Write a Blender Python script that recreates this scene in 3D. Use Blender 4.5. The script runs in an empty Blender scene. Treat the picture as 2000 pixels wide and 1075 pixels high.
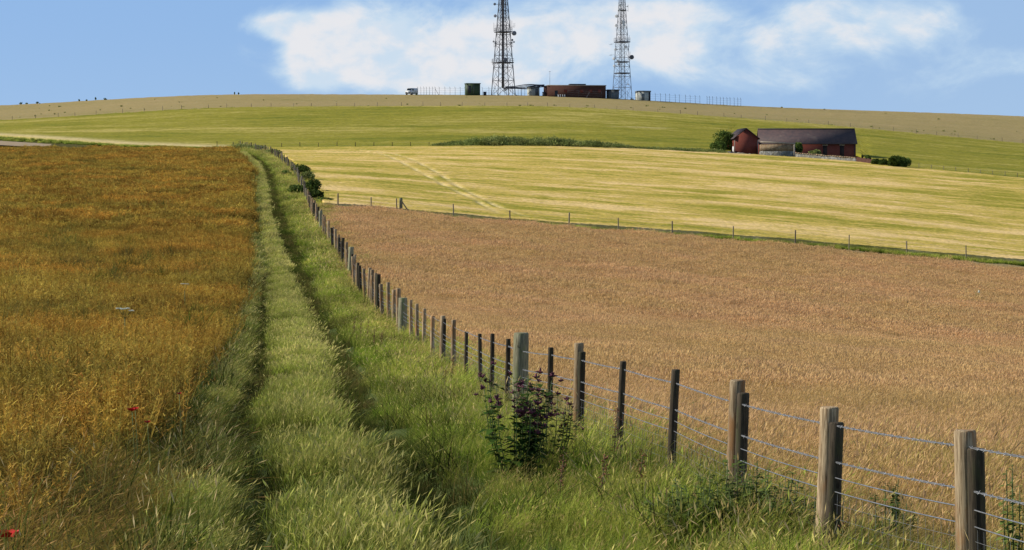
import bpy, math, random
import numpy as np
from math import radians as R, sin, cos, pi
random.seed(7); rng = np.random.default_rng(11)
SC = bpy.context.scene
COL = SC.collection
F = 5000.0; EYE = 380.0                     # focal length and eye-level row, in pixels of the 2000 px wide photograph

# ------------------------------------------------------------------ camera
cam = bpy.data.cameras.new('camera'); camo = bpy.data.objects.new('camera', cam); COL.objects.link(camo)
camo.location = (0, 0, 0); camo.rotation_euler = (R(90), 0, 0)
cam.sensor_width = 36; cam.lens = 90; cam.shift_y = -157.5/2000
cam.clip_start = .5; cam.clip_end = 20000
SC.camera = camo
SC.view_settings.view_transform = 'Standard'; SC.view_settings.look = 'None'
SC.view_settings.exposure = 0.0; SC.view_settings.gamma = 1

# ------------------------------------------------------------------ light
SUN_EL, SUN_BEHIND = 33, 12                 # the sun stands to the left, a little beyond the fence line
sd = (-cos(R(SUN_EL))*cos(R(SUN_BEHIND)), cos(R(SUN_EL))*sin(R(SUN_BEHIND)), sin(R(SUN_EL)))
sl = bpy.data.lights.new('sun', 'SUN'); sl.energy = 5.0; sl.angle = R(.53); sl.color = (1, .93, .80)
so = bpy.data.objects.new('sun', sl); COL.objects.link(so)
from mathutils import Vector, Matrix
so.rotation_euler = Vector(sd).to_track_quat('Z', 'Y').to_euler()

class NT:
    """small helper to write node trees"""
    def __init__(s, nt): s.nt = nt; nt.nodes.clear()
    def n(s, t, ins=None, **k):
        nd = s.nt.nodes.new(t)
        for a, v in k.items(): setattr(nd, a, v)
        for a, v in (ins or {}).items(): s.put(nd.inputs[a], v)
        return nd
    def put(s, sock, v):
        if isinstance(v, bpy.types.NodeSocket): s.nt.links.new(v, sock)
        elif isinstance(v, bpy.types.Node): s.nt.links.new(v.outputs[0], sock)
        else: sock.default_value = v
    def m(s, op, a, b=0.0, c=0.0, clamp=False):
        nd = s.nt.nodes.new('ShaderNodeMath'); nd.operation = op; nd.use_clamp = clamp
        s.put(nd.inputs[0], a); s.put(nd.inputs[1], b); s.put(nd.inputs[2], c); return nd.outputs[0]
    def sm(s, v, a, b):
        nd = s.nt.nodes.new('ShaderNodeMapRange'); nd.interpolation_type = 'SMOOTHSTEP'
        s.put(nd.inputs[0], v); s.put(nd.inputs[1], a); s.put(nd.inputs[2], b); return nd.outputs[0]
    def mix(s, f, a, b, mode='MIX'):
        nd = s.nt.nodes.new('ShaderNodeMix'); nd.data_type = 'RGBA'; nd.blend_type = mode
        def c(v): return (*v, 1) if isinstance(v, tuple) and len(v) == 3 else v
        s.put(nd.inputs[0], f); s.put(nd.inputs[6], c(a)); s.put(nd.inputs[7], c(b)); return nd.outputs[2]
    def noise(s, vec, scale, detail=4, rough=.55, dist=0.0):
        nd = s.n('ShaderNodeTexNoise', {'Scale': scale, 'Detail': detail, 'Roughness': rough, 'Distortion': dist})
        if vec is not None: s.put(nd.inputs['Vector'], vec)
        return nd.outputs[0]
    def mapv(s, vec, scale=(1, 1, 1), rot=(0, 0, 0), loc=(0, 0, 0)):
        nd = s.n('ShaderNodeMapping', {'Vector': vec, 'Scale': scale, 'Rotation': rot, 'Location': loc}); return nd.outputs[0]

w = bpy.data.worlds.new('World'); SC.world = w; w.use_nodes = True
t = NT(w.node_tree)
tc = t.n('ShaderNodeTexCoord').outputs['Generated']
sx = t.n('ShaderNodeSeparateXYZ', {0: tc}); X, Y, Z = sx.outputs
Zc = t.m('MAXIMUM', Z, 0.0)
lift = t.n('ShaderNodeCombineXYZ', {0: X, 1: Y, 2: t.m('ADD', Zc, .30)})
sky = t.n('ShaderNodeTexSky')
sky.sky_type = 'NISHITA'; sky.sun_disc = False; 
if len(sky.inputs): t.put(sky.inputs[0], t.n('ShaderNodeVectorMath', {0: lift}, operation='NORMALIZE').outputs[0])
sky.sun_disc = False; sky.sun_elevation = R(SUN_EL); sky.sun_rotation = R(-(90-SUN_BEHIND))
sky.air_density = 1.0; sky.dust_density = .6; sky.ozone_density = 1.6
# clouds, laid out by compass bearing and elevation (in 1/5000 rad steps)
az = t.m('MULTIPLY', t.m('ARCTAN2', X, Y), 5000.0)            # 0 = straight ahead, + = right
el = t.m('MULTIPLY', t.m('ARCSINE', Z), 5000.0)
cv = t.n('ShaderNodeCombineXYZ', {0: az, 1: el, 2: 0.0}).outputs[0]
n1 = t.noise(t.mapv(cv, (1/230, 1/150, 1)), 1.0, 9, .62, .5)
n2 = t.noise(t.mapv(cv, (1/90, 1/60, 1), loc=(4, 2, 0)), 1.0, 5, .55, .2)
def blob(px, row, rx, ry, amp, rot=0.0):
    v = t.n('ShaderNodeMapping', {'Vector': cv, 'Location': (px-1000, EYE-row, 0), 'Scale': (rx, ry, 1), 'Rotation': (0, 0, rot)}, vector_type='TEXTURE').outputs[0]
    d = t.n('ShaderNodeVectorMath', {0: v}, operation='LENGTH').outputs['Value']
    return t.m('MULTIPLY', t.sm(d, 1.0, 0.0), amp)
blobs = [(650, 75, 230, 110, 1.15), (850, 110, 330, 160, 1.0), (610, 135, 90, 85, .95), (560, 48, 120, 45, .7), (545, 55, 90, 40, .5), (1110, 60, 300, 130, .72), (800, 150, 330, 60, .7), (1290, 105, 160, 75, .62), (1110, 90, 150, 40, .4), (1250, 20, 230, 60, .35), (1320, 150, 420, 70, .30), (1750, 160, 350, 60, .36), (1420, 60, 200, 80, .3),
         (1563, 25, 85, 50, .7), (1740, 45, 310, 95, .62), (1150, 100, 700, 230, .26), (1500, 70, 500, 160, .2), (1620, 95, 260, 60, .45), (1940, 125, 160, 50, .6), (1300, 30, 170, 60, .3), (880, -120, 420, 120, .7), (1800, -200, 500, 140, .6)]
dens = None
for b in blobs:
    v = blob(*b); dens = v if dens is None else t.m('ADD', dens, v)
dens = t.m('MINIMUM', dens, 1.25)
wide = t.sm(t.noise(t.mapv(tc, (2.2, 2.2, 5)), 1.3, 6), .50, .72)
far_side = t.sm(t.m('ABSOLUTE', az), 1300.0, 2200.0)
dens = t.m('ADD', dens, t.m('MULTIPLY', wide, t.m('MULTIPLY', far_side, .45)))
dd = t.m('ADD', dens, t.m('ADD', t.m('MULTIPLY', t.m('SUBTRACT', n1, .5), 2.0), t.m('MULTIPLY', t.m('SUBTRACT', n2, .5), .8)))
cl = t.m('MULTIPLY', t.sm(dd, .10, .98), t.sm(dens, 0.0, .22))
thick = t.m('MULTIPLY', t.sm(dd, .45, 1.2), t.m('ADD', .25, t.m('MULTIPLY', t.sm(n2, .34, .6), .75)))
ccol = t.mix(thick, (5.6, 7.2, 8.7), (8.4, 8.35, 8.5))
blue = t.mix(t.sm(el, 0.0, 420.0), (4.0, 6.0, 8.8), (3.15, 5.3, 8.8)); blue = t.mix(t.sm(el, 450.0, 2000.0), blue, (.5, 1.0, 2.2)); blue = t.mix(t.m('MULTIPLY', t.sm(az, 100.0, 900.0), .35), blue, (5.2, 6.9, 8.9))   # deepens upward like clear air
skyc = t.mix(.8, sky.outputs[0], blue)
skyc = t.mix(t.m('MULTIPLY', cl, .93), skyc, ccol)
t.n('ShaderNodeOutputWorld', {0: t.n('ShaderNodeBackground', {0: skyc, 1: .10})})

# ------------------------------------------------------------------ terrain
def pchip(x, y, q):
    x = np.asarray(x, float); y = np.asarray(y, float); h = np.diff(x); dl = np.diff(y)/h
    m = np.zeros(len(x)); m[0] = dl[0]; m[-1] = dl[-1]
    for i in range(1, len(x)-1):
        if dl[i-1]*dl[i] > 0:
            w1 = 2*h[i]+h[i-1]; w2 = h[i]+2*h[i-1]; m[i] = (w1+w2)/(w1/dl[i-1]+w2/dl[i])
    q = np.clip(q, x[0], x[-1]); k = np.clip(np.searchsorted(x, q)-1, 0, len(x)-2)
    s = (q-x[k])/h[k]
    return ((2*s**3-3*s**2+1)*y[k]+(s**3-2*s**2+s)*h[k]*m[k]+(-2*s**3+3*s**2)*y[k+1]+(s**3-s**2)*h[k]*m[k+1])
UC = [-600, 0, 500, 1000, 1500, 2000, 2600]
TAB = {20: [1040, 1052, 1060, 1068, 1077, 1090, 1110], 30: [860, 868, 877, 887, 900, 915, 935], 45: [740, 755, 770, 785, 802, 822, 850],
 60: [672, 685, 698, 718, 742, 768, 800], 80: [605, 618, 632, 660, 692, 725, 765], 110: [540, 548, 560, 598, 638, 675, 720],
 140: [480, 485, 495, 535, 578, 622, 670], 170: [430, 432, 438, 478, 525, 575, 625], 200: [395, 393, 396, 437, 478, 527, 580],
 250: [355, 352, 352, 384, 422, 470, 525], 300: [328, 325, 324, 343, 372, 415, 470], 350: [308, 306, 306, 310, 338, 376, 425],
 400: [293, 292, 296, 294, 318, 352, 395], 430: [284, 283, 290, 288, 306, 340, 385], 500: [262, 258, 248, 245, 268, 308, 345],
 570: [260, 238, 212, 210, 238, 283, 330], 640: [247, 222, 199, 199, 223, 254, 294], 700: [235, 207, 185, 187, 210, 228, 262]}
ds = sorted(TAB); LD = np.linspace(math.log(3), math.log(9000), 1400)
zc = []
for j in range(7):
    zz = [-(TAB[d][j]-EYE)/F*d for d in ds]; z7 = zz[-1]
    zc.append(pchip(np.log([3, 10]+ds+[850, 1200, 3000, 9000]), [-1.75, -2.28]+zz+[z7*1.07, z7*.85, -60, -120], LD))
zc = np.array(zc); UG = np.linspace(-600, 2600, 321)
ZT = np.array([pchip(UC, zc[:, i], UG) for i in range(len(LD))]).T
k_ = np.hanning(25); k_ /= k_.sum()
ZT = np.apply_along_axis(lambda r: np.convolve(np.pad(r, 12, mode='edge'), k_, 'valid'), 0, ZT)
def zg(x, y):
    x = np.asarray(x, float); y = np.asarray(y, float)
    u = 1000+F*x/np.maximum(y, 12.0)
    a = np.clip((u+600)/3200*320, 0, 319.999); b = np.clip((np.log(np.maximum(y, 3.0))-LD[0])/(LD[-1]-LD[0])*1399, 0, 1398.999)
    i = a.astype(int); j = b.astype(int); a = a-i; b = b-j
    return (ZT[i, j]*(1-a)+ZT[i+1, j]*a)*(1-b)+(ZT[i, j+1]*(1-a)+ZT[i+1, j+1]*a)*b
FY = [-60, 0, 15.5, 18.5, 21.7, 25.3, 28, 31, 37, 43, 53.5, 73.5, 100, 135, 180, 225, 260, 320, 365, 400, 425, 470]
FP = [0, 0, 1885, 1620, 1440, 1320, 1217, 1131, 1018, 962, 886, 787, 716, 665, 610, 590, 575, 545, 520, 492, 465, 400]
FX = [12.2, 4.75]+[(p-1000)/F*y for p, y in zip(FP[2:], FY[2:])]
def fx(y): return pchip(FY, FX, np.asarray(y, float))
def bump(o, c, w): return np.exp(-((o-c)/w)**2)
def SH(y): return np.interp(y, [15, 30, 60, 120, 200], [-.26, -.16, .12, .1, -.1])
def lane_relief(x, y):
    o = x-fx(y); sh = SH(y)
    wob = .06*np.sin(y*.9)+.05*np.sin(y*.37+1)
    r = -.20*bump(o+wob-sh, -2.25, .32)-.14*bump(o+wob, -4.1, .22)+.14*bump(o, -3.2, .45)
    r = r*np.interp(y, [90, 170], [1, .45])+.06*bump(o, -4.6, .3)+.05*bump(o, -.9, .7)
    return r*np.clip((o+6)*2, 0, 1)
def zn(x, y):                                  # small lumps
    return .035*np.sin(x*1.7+y*.31)*np.cos(y*.83-x*.4)+.02*np.sin(x*4.1+1.3)*np.sin(y*3.3)
def zf(x, y): return zg(x, y)+lane_relief(x, y)+zn(x, y)
def G(px, d, up=0.0):
    x = (px-1000)/F*d; return Vector((x, d, float(zg(x, d))+up))
def D1(u): return np.interp(u, [-400, 600, 2000, 2600], [193, 194, 205, 212])          # fence between meadow and barley
def D2(u): return np.interp(u, [-600, 0, 120, 250, 460, 500, 850, 1400, 1600, 1700, 1800, 2000, 2600], [520, 474, 454, 436, 425, 420, 424, 427, 424, 419, 412, 398, 380])
def D2g(u): return D2(u)+np.interp(u, [1425, 1432, 1680, 1700], [0, 34, 34, 0])
def D3(u): return np.interp(u, [-600, 0, 2000, 2600], [568, 570, 570, 565])

# ------------------------------------------------------------------ mesh helpers
def tag(o, label=None, cat=None, group=None, kind=None):
    if label: o['label'] = label
    if cat: o['category'] = cat
    if group: o['group'] = group
    if kind: o['kind'] = kind
    return o
def mesh_obj(name, V, Fc, mat, parent=None, smooth=False, attrs=None, link=True):
    me = bpy.data.meshes.new(name)
    V = np.asarray(V, np.float32); me.vertices.add(len(V)); me.vertices.foreach_set('co', V.ravel())
    if isinstance(Fc, np.ndarray): cnt = np.full(len(Fc), Fc.shape[1]); idx = Fc.ravel()
    else: cnt = np.array([len(f) for f in Fc]); idx = np.array([i for f in Fc for i in f])
    me.loops.add(len(idx)); me.loops.foreach_set('vertex_index', idx.astype(np.int32))
    me.polygons.add(len(cnt)); me.polygons.foreach_set('loop_start', np.concatenate([[0], np.cumsum(cnt)[:-1]]).astype(np.int32))
    me.polygons.foreach_set('loop_total', cnt.astype(np.int32))
    for k, a in (attrs or {}).items():
        at = me.attributes.new(k, 'FLOAT', 'POINT'); at.data.foreach_set('value', np.asarray(a, np.float32))
    me.update(calc_edges=True); me.validate()
    if smooth: me.polygons.foreach_set('use_smooth', np.ones(len(cnt), bool))
    if mat: me.materials.append(mat)
    o = bpy.data.objects.new(name, me)
    if link: COL.objects.link(o)
    if parent: o.parent = parent
    return o
def empty(name, loc, rz=0.0):
    o = bpy.data.objects.new(name, None); COL.objects.link(o); o.location = loc; o.rotation_euler = (0, 0, rz); o.empty_display_size = .3; return o
class MB:
    def __init__(s): s.V = []; s.F = []
    def add(s, V, Fc):
        k = len(s.V); s.V += [tuple(v) for v in V]; s.F += [tuple(i+k for i in f) for f in Fc]; return s
    def box(s, x0, x1, y0, y1, z0, z1, M=None):
        V = [Vector((x, y, z)) for z in (z0, z1) for y in (y0, y1) for x in (x0, x1)]
        if M: V = [M @ v for v in V]
        return s.add(V, [(0, 2, 3, 1), (4, 5, 7, 6), (0, 1, 5, 4), (2, 6, 7, 3), (0, 4, 6, 2), (1, 3, 7, 5)])
    def tube(s, pts, r, n=6, r1=None, cap=True):
        pts = [Vector(p) for p in pts]; V = []; m = len(pts); up = Vector((0, 0, 1))
        for i, p in enumerate(pts):
            tg = (pts[min(i+1, m-1)]-pts[max(i-1, 0)]).normalized()
            a = tg.cross(up); a = a.normalized() if a.length > 1e-4 else Vector((1, 0, 0)); b = tg.cross(a)
            rr = r if r1 is None else r+(r1-r)*i/(m-1)
            if isinstance(rr, (list, tuple)): rr = rr[i]
            V += [p+(a*cos(2*pi*k/n)+b*sin(2*pi*k/n))*rr for k in range(n)]
        Fc = [(i*n+k, i*n+(k+1) % n, (i+1)*n+(k+1) % n, (i+1)*n+k) for i in range(m-1) for k in range(n)]
        if cap: Fc += [tuple(range(n))[::-1], tuple((m-1)*n+k for k in range(n))]
        return s.add(V, Fc)
    def obj(s, name, mat, parent=None, smooth=False): return mesh_obj(name, s.V, s.F, mat, parent, smooth)

# ------------------------------------------------------------------ materials
def newmat(name): m = bpy.data.materials.new(name); m.use_nodes = True; return m, NT(m.node_tree)
def pos(t): return t.n('ShaderNodeNewGeometry').outputs['Position']
def finish(t, col, rough=.8, bumpv=None, bstr=.3, bdist=.02, spec=.2, metal=0.0):
    p = t.n('ShaderNodeBsdfPrincipled', {'Base Color': col, 'Roughness': rough, 'Metallic': metal})
    p.inputs['Specular IOR Level'].default_value = spec
    if bumpv is not None: t.put(p.inputs['Normal'], t.n('ShaderNodeBump', {'Height': bumpv, 'Strength': bstr, 'Distance': bdist}).outputs[0])
    t.n('ShaderNodeOutputMaterial', {0: p.outputs[0]})
def simple(name, c, c2=None, scale=3.0, rough=.7, metal=0.0, spec=.3, stretch=(1, 1, 1)):
    m, t = newmat(name); v = t.mapv(t.n('ShaderNodeTexCoord').outputs['Object'], stretch)
    n = t.noise(v, scale, 5); c2 = c2 or tuple(x*.7 for x in c)
    finish(t, t.mix(t.sm(n, .3, .7), c, c2), rough, n, .3, .01, spec, metal); return m
def grassmat(name, base, tip, alt=None, head=None, patch=.35, trans=.35, fine=.35, pscale=.25, rough=.8, nz=.6):
    """blade material: base to tip colour along the blade, whole-plant and patch variation"""
    m, t = newmat(name); P = pos(t)
    hf = t.n('ShaderNodeAttribute', attribute_name='hf').outputs['Fac']
    rb = t.n('ShaderNodeAttribute', attribute_name='rb').outputs['Fac']
    rnd = t.n('ShaderNodeObjectInfo').outputs['Random']
    c = t.mix(t.sm(hf, .05, .95), base, tip)  # tip is the grass colour; dark bases paint in shade between blades
    if head: c = t.mix(t.m('GREATER_THAN', hf, 1.5), c, head)
    if alt:
        a = t.sm(t.m('ADD', t.m('MULTIPLY', t.noise(P, pscale, 4), .9), t.m('MULTIPLY', t.m('ADD', rb, rnd), .22)), .58, .78)
        c = t.mix(t.m('MULTIPLY', a, patch*2, clamp=True), c, alt)
    v = t.m('ADD', t.m('MULTIPLY', rb, fine*1.2), t.m('ADD', t.m('MULTIPLY', rnd, fine*.8), 1-fine))
    n = t.m('ADD', t.m('MULTIPLY', t.noise(P, 1.3, 3), .6), t.m('MULTIPLY', t.noise(P, .22, 3), .5)); v = t.m('MULTIPLY', v, t.m('ADD', 1-nz*.62, t.m('MULTIPLY', t.sm(n, .36, .72), nz*1.35)))
    c = t.n('ShaderNodeVectorMath', {0: c, 'Scale': v}, operation='SCALE').outputs[0]
    d = t.n('ShaderNodeBsdfPrincipled', {'Base Color': c, 'Roughness': rough}); d.inputs['Specular IOR Level'].default_value = .06
    tr = t.n('ShaderNodeBsdfTranslucent', {'Color': c})
    t.n('ShaderNodeOutputMaterial', {0: t.n('ShaderNodeMixShader', {0: trans, 1: d.outputs[0], 2: tr.outputs[0]}).outputs[0]})
    return m
def fieldmat(name, cols, stretch, scale, rot=0.0, fine=6.0, track=None, lo=.35, hi=.65, finec=.25, bd=.25, speck=None):
    """crop or soil seen from afar: bands of colour in ground coordinates"""
    m, t = newmat(name); P = pos(t)
    v = t.mapv(P, stretch, rot=(0, 0, rot))
    a = t.noise(v, scale, 6, .62, .3); b = t.noise(t.mapv(P, stretch, rot=(0, 0, rot), loc=(31, 7, 0)), scale*4.5, 5, .65); c_ = t.noise(P, fine, 3, .6); big = t.noise(P, .02, 3)
    e_ = t.noise(t.mapv(P, (.5, 1, 1), rot=(0, 0, rot), loc=(3, 17, 0)), 1.1, 4, .7)
    k = t.m('ADD', t.m('ADD', t.m('MULTIPLY', a, .42), t.m('MULTIPLY', e_, .16)), t.m('ADD', t.m('MULTIPLY', b, .27), t.m('MULTIPLY', big, .15)))
    c = t.mix(t.sm(k, lo, .5), cols[0], cols[1]); c = t.mix(t.sm(k, .5, hi), c, cols[2])
    if track: c = t.mix(t.n('ShaderNodeAttribute', attribute_name='track').outputs['Fac'], c, track)
    if speck: c = t.mix(t.m('MULTIPLY', t.sm(t.noise(P, 1.4, 4, .7), .57, .72), .8), c, speck)
    v = t.m('ADD', 1-finec, t.m('MULTIPLY', c_, finec*2))
    c = t.n('ShaderNodeVectorMath', {0: c, 'Scale': v}, operation='SCALE').outputs[0]
    finish(t, c, .9, t.m('ADD', t.m('MULTIPLY', c_, .6), b), .5, bd, .05); return m
M = {}
M['soil'] = fieldmat('soil', [(.10, .09, .035), (.13, .12, .04), (.17, .13, .06)], (1, 1, 1), .4)
M['lane'] = fieldmat('lane_floor', [(.055, .075, .02), (.075, .10, .028), (.10, .10, .04)], (1, .4, 1), .8, bd=.04)
M['meadow'] = fieldmat('meadow_floor', [(.25, .20, .08), (.33, .25, .12), (.37, .27, .14)], (1, 1, 1), .15, bd=.1)
M['barley'] = fieldmat('ripening_barley', [(.32, .29, .035), (.58, .43, .10), (.80, .57, .24)], (.3, .8, 1), .12, .06, 2.2, track=(.70, .56, .26), lo=.435, hi=.565, finec=.5)
M['greencrop'] = fieldmat('green_corn', [(.16, .18, .02), (.28, .255, .034), (.48, .39, .11)], (.2, .8, 1), .08, -.04, 1.5, track=(.62, .50, .24), lo=.40, hi=.60, finec=.5)
M['pasture'] = fieldmat('dry_pasture', [(.27, .235, .085), (.36, .28, .12), (.42, .31, .15)], (.3, 1, 1), .05, 0, 1.2, finec=.3, speck=(.22, .22, .07))
M['rapefloor'] = fieldmat('rape_floor_shade', [(.08, .06, .01), (.17, .11, .016), (.26, .16, .024)], (1, .5, 1), .12, .3, 5, finec=.5, bd=.3)  # floor darkened to paint the shade in gaps between the plants

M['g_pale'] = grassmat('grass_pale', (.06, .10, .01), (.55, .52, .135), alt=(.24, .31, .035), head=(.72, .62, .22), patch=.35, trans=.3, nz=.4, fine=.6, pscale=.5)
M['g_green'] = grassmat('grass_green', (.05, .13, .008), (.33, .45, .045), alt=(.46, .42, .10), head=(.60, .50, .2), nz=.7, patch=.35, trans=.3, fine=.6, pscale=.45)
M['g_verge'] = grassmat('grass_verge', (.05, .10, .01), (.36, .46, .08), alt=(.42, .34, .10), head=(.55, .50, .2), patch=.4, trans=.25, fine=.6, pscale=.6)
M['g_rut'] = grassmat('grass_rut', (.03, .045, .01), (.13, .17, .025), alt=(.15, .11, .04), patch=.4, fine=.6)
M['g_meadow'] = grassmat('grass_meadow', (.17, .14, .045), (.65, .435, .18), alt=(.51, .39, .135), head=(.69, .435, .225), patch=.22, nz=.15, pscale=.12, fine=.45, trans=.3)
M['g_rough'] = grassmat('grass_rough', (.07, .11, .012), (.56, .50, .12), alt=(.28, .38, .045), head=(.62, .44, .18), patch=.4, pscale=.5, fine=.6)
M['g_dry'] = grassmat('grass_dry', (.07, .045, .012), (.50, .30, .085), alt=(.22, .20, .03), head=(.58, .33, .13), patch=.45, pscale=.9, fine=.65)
M['rape'] = grassmat('rape_pods', (.05, .04, .01), (.58, .34, .06), alt=(.30, .26, .05), head=(.40, .18, .04), patch=.36, pscale=.13, trans=.2, fine=.9, nz=.75)
M['leaf'] = grassmat('leaf_dark', (.04, .07, .015), (.10, .15, .03), alt=(.16, .21, .05), patch=.3, trans=.25, fine=.5, pscale=.6)
M['leaf2'] = grassmat('leaf_light', (.12, .16, .04), (.23, .28, .075), alt=(.30, .30, .11), patch=.3, trans=.25, fine=.5, pscale=.3)
M['leaf3'] = grassmat('leaf_bramble', (.06, .13, .02), (.11, .22, .035), alt=(.20, .12, .05), patch=.25, trans=.3, fine=.5, pscale=2)
M['stem'] = simple('stem', (.09, .07, .035)); M['stemg'] = simple('green_stem', (.12, .17, .05))
M['twig'] = simple('twig', (.10, .08, .055))
M['burgundy'] = simple('burgundy_head', (.075, .016, .03), (.15, .04, .07), 30)
M['poppy'] = simple('poppy_red', (.75, .012, .008), (.55, .01, .008), 20); M['umbel'] = simple('white_umbel', (.78, .80, .72), (.6, .65, .5), 40)
M['dock'] = simple('dock_seed', (.16, .06, .03), (.26, .11, .05), 30)
def wood(name, c1, c2, c3, sc=1.0):
    m, t = newmat(name); tcn = t.n('ShaderNodeTexCoord').outputs['Object']; rnd = t.n('ShaderNodeObjectInfo').outputs['Random']
    off = t.n('ShaderNodeCombineXYZ', {0: t.m('MULTIPLY', rnd, 37.0), 1: 0.0, 2: t.m('MULTIPLY', rnd, 11.0)})
    v = t.n('ShaderNodeVectorMath', {0: tcn, 1: off.outputs[0]}, operation='ADD').outputs[0]
    g = t.noise(t.mapv(v, (70, 70, 3.2)), sc, 5, .6, 1.2); b = t.noise(t.mapv(v, (9, 9, 2.5)), sc, 5, .6)
    kn = t.sm(t.noise(t.mapv(v, (13, 13, 6), loc=(5, 5, 5)), sc, 2), .66, .72)
    c = t.mix(t.sm(g, .38, .60), c1, c2); c = t.mix(t.sm(b, .48, .68), c, c3); c = t.mix(t.m('MULTIPLY', kn, .6), c, tuple(x*.35 for x in c2))
    vv = t.m('ADD', .75, t.m('MULTIPLY', rnd, .5)); c = t.n('ShaderNodeVectorMath', {0: c, 'Scale': vv}, operation='SCALE').outputs[0]
    finish(t, c, .85, g, .6, .004, .15); return m
M['wood'] = wood('weathered_post', (.52, .40, .25), (.20, .14, .08), (.36, .19, .08))
M['woodgrey'] = wood('grey_post', (.38, .36, .24), (.17, .16, .10), (.22, .26, .11))
M['wooddark'] = wood('dark_stake', (.085, .066, .044), (.035, .028, .02), (.06, .06, .03))
M['woodfar'] = wood('far_post', (.30, .25, .18), (.18, .15, .11), (.2, .17, .12))
M['wire'] = simple('galvanised_wire', (.42, .43, .46), (.24, .25, .27), 20, .4, .6, .5)
M['steel'] = simple('dark_steel', (.10, .105, .13), (.06, .065, .08), 2, .6, .3)
M['steel2'] = simple('galvanised_steel', (.22, .235, .28), (.15, .16, .19), 2, .55, .3)
M['cable'] = simple('black_cable', (.035, .037, .05), (.06, .06, .07), 3, .6)
M['white'] = simple('white_paint', (.78, .79, .80), (.66, .68, .70), 3, .45)
M['greenp'] = simple('green_paint', (.05, .085, .04), (.035, .06, .03), 2, .6)
M['creamp'] = simple('cream_render', (.55, .56, .50), (.42, .44, .40), 1.2, .8)
M['greyp'] = simple('grey_panel', (.20, .225, .235), (.14, .16, .17), 1.2, .7)
M['darkroof'] = simple('dark_felt', (.05, .055, .065), None, 2, .8)
M['glass'] = simple('dark_glass', (.02, .03, .035), None, 1, .1, 0, .8); M['black'] = simple('black_rubber', (.02, .02, .02))
M['void'] = simple('dark_opening_shade', (.035, .025, .022), (.05, .03, .025), 3)  # dark colour stands in for the shade inside the barn openings
def brickmat(name, a, b, mo, sc=1.0):
    m, t = newmat(name); v = t.n('ShaderNodeTexCoord').outputs['Object']; s = t.n('ShaderNodeSeparateXYZ', {0: v})
    uv = t.n('ShaderNodeCombineXYZ', {0: t.m('ADD', s.outputs[0], s.outputs[1]), 1: s.outputs[2], 2: 0.0})
    br = t.n('ShaderNodeTexBrick', {'Vector': uv.outputs[0], 'Color1': (*a, 1), 'Color2': (*b, 1), 'Mortar': (*mo, 1), 'Scale': 1.0, 'Mortar Size': .012, 'Brick Width': .225*sc, 'Row Height': .075*sc})
    n = t.noise(v, 1.1, 6, .7); c = t.mix(t.m('MULTIPLY', t.sm(n, .42, .7), .3), br.outputs[0], tuple(x*.55 for x in a))
    finish(t, c, .85, n, .3, .02, .1); return m
M['brick'] = brickmat('red_brick', (.25, .05, .032), (.19, .038, .028), (.2, .09, .07))
M['brickdk'] = brickmat('brown_brick', (.11, .045, .033), (.085, .034, .027), (.10, .06, .045))
def flintmat(name, cols, sc=3.0):
    m, t = newmat(name); v = t.n('ShaderNodeTexCoord').outputs['Object']
    vo = t.n('ShaderNodeTexVoronoi', {'Vector': v, 'Scale': sc}); s = t.n('ShaderNodeSeparateColor', {0: vo.outputs['Color']})
    c = t.mix(t.sm(s.outputs[0], .3, .9), cols[0], cols[1]); c = t.mix(t.m('MULTIPLY', t.sm(t.noise(v, .8, 5), .45, .65), .7), c, cols[2])
    finish(t, c, .8, vo.outputs[0], .8, .05, .2); return m
M['flint'] = flintmat('flint_stone', [(.15, .15, .135), (.36, .35, .32), (.19, .17, .11)])
M['oldstone'] = flintmat('old_brick_and_stone', [(.28, .19, .11), (.36, .27, .17), (.20, .15, .09)], 4)
M['coping'] = simple('pale_coping', (.42, .36, .29), (.30, .25, .2), 2)
def slatemat():
    m, t = newmat('slate_roof'); v = t.n('ShaderNodeTexCoord').outputs['Object']
    wv = t.n('ShaderNodeTexWave', {'Vector': t.mapv(v, (1, 1, 1)), 'Scale': 1.1, 'Distortion': .6, 'Detail': 2}, bands_direction='Y').outputs[1]
    n = t.noise(v, 1.6, 6, .7)
    c = t.mix(t.sm(n, .35, .68), (.095, .062, .062), (.058, .044, .05)); c = t.mix(t.m('MULTIPLY', t.sm(t.noise(v, .5, 4), .55, .7), .5), c, (.16, .13, .11))
    finish(t, c, .7, t.m('ADD', wv, n), .5, .04, .3); return m
M['slate'] = slatemat()

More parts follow.
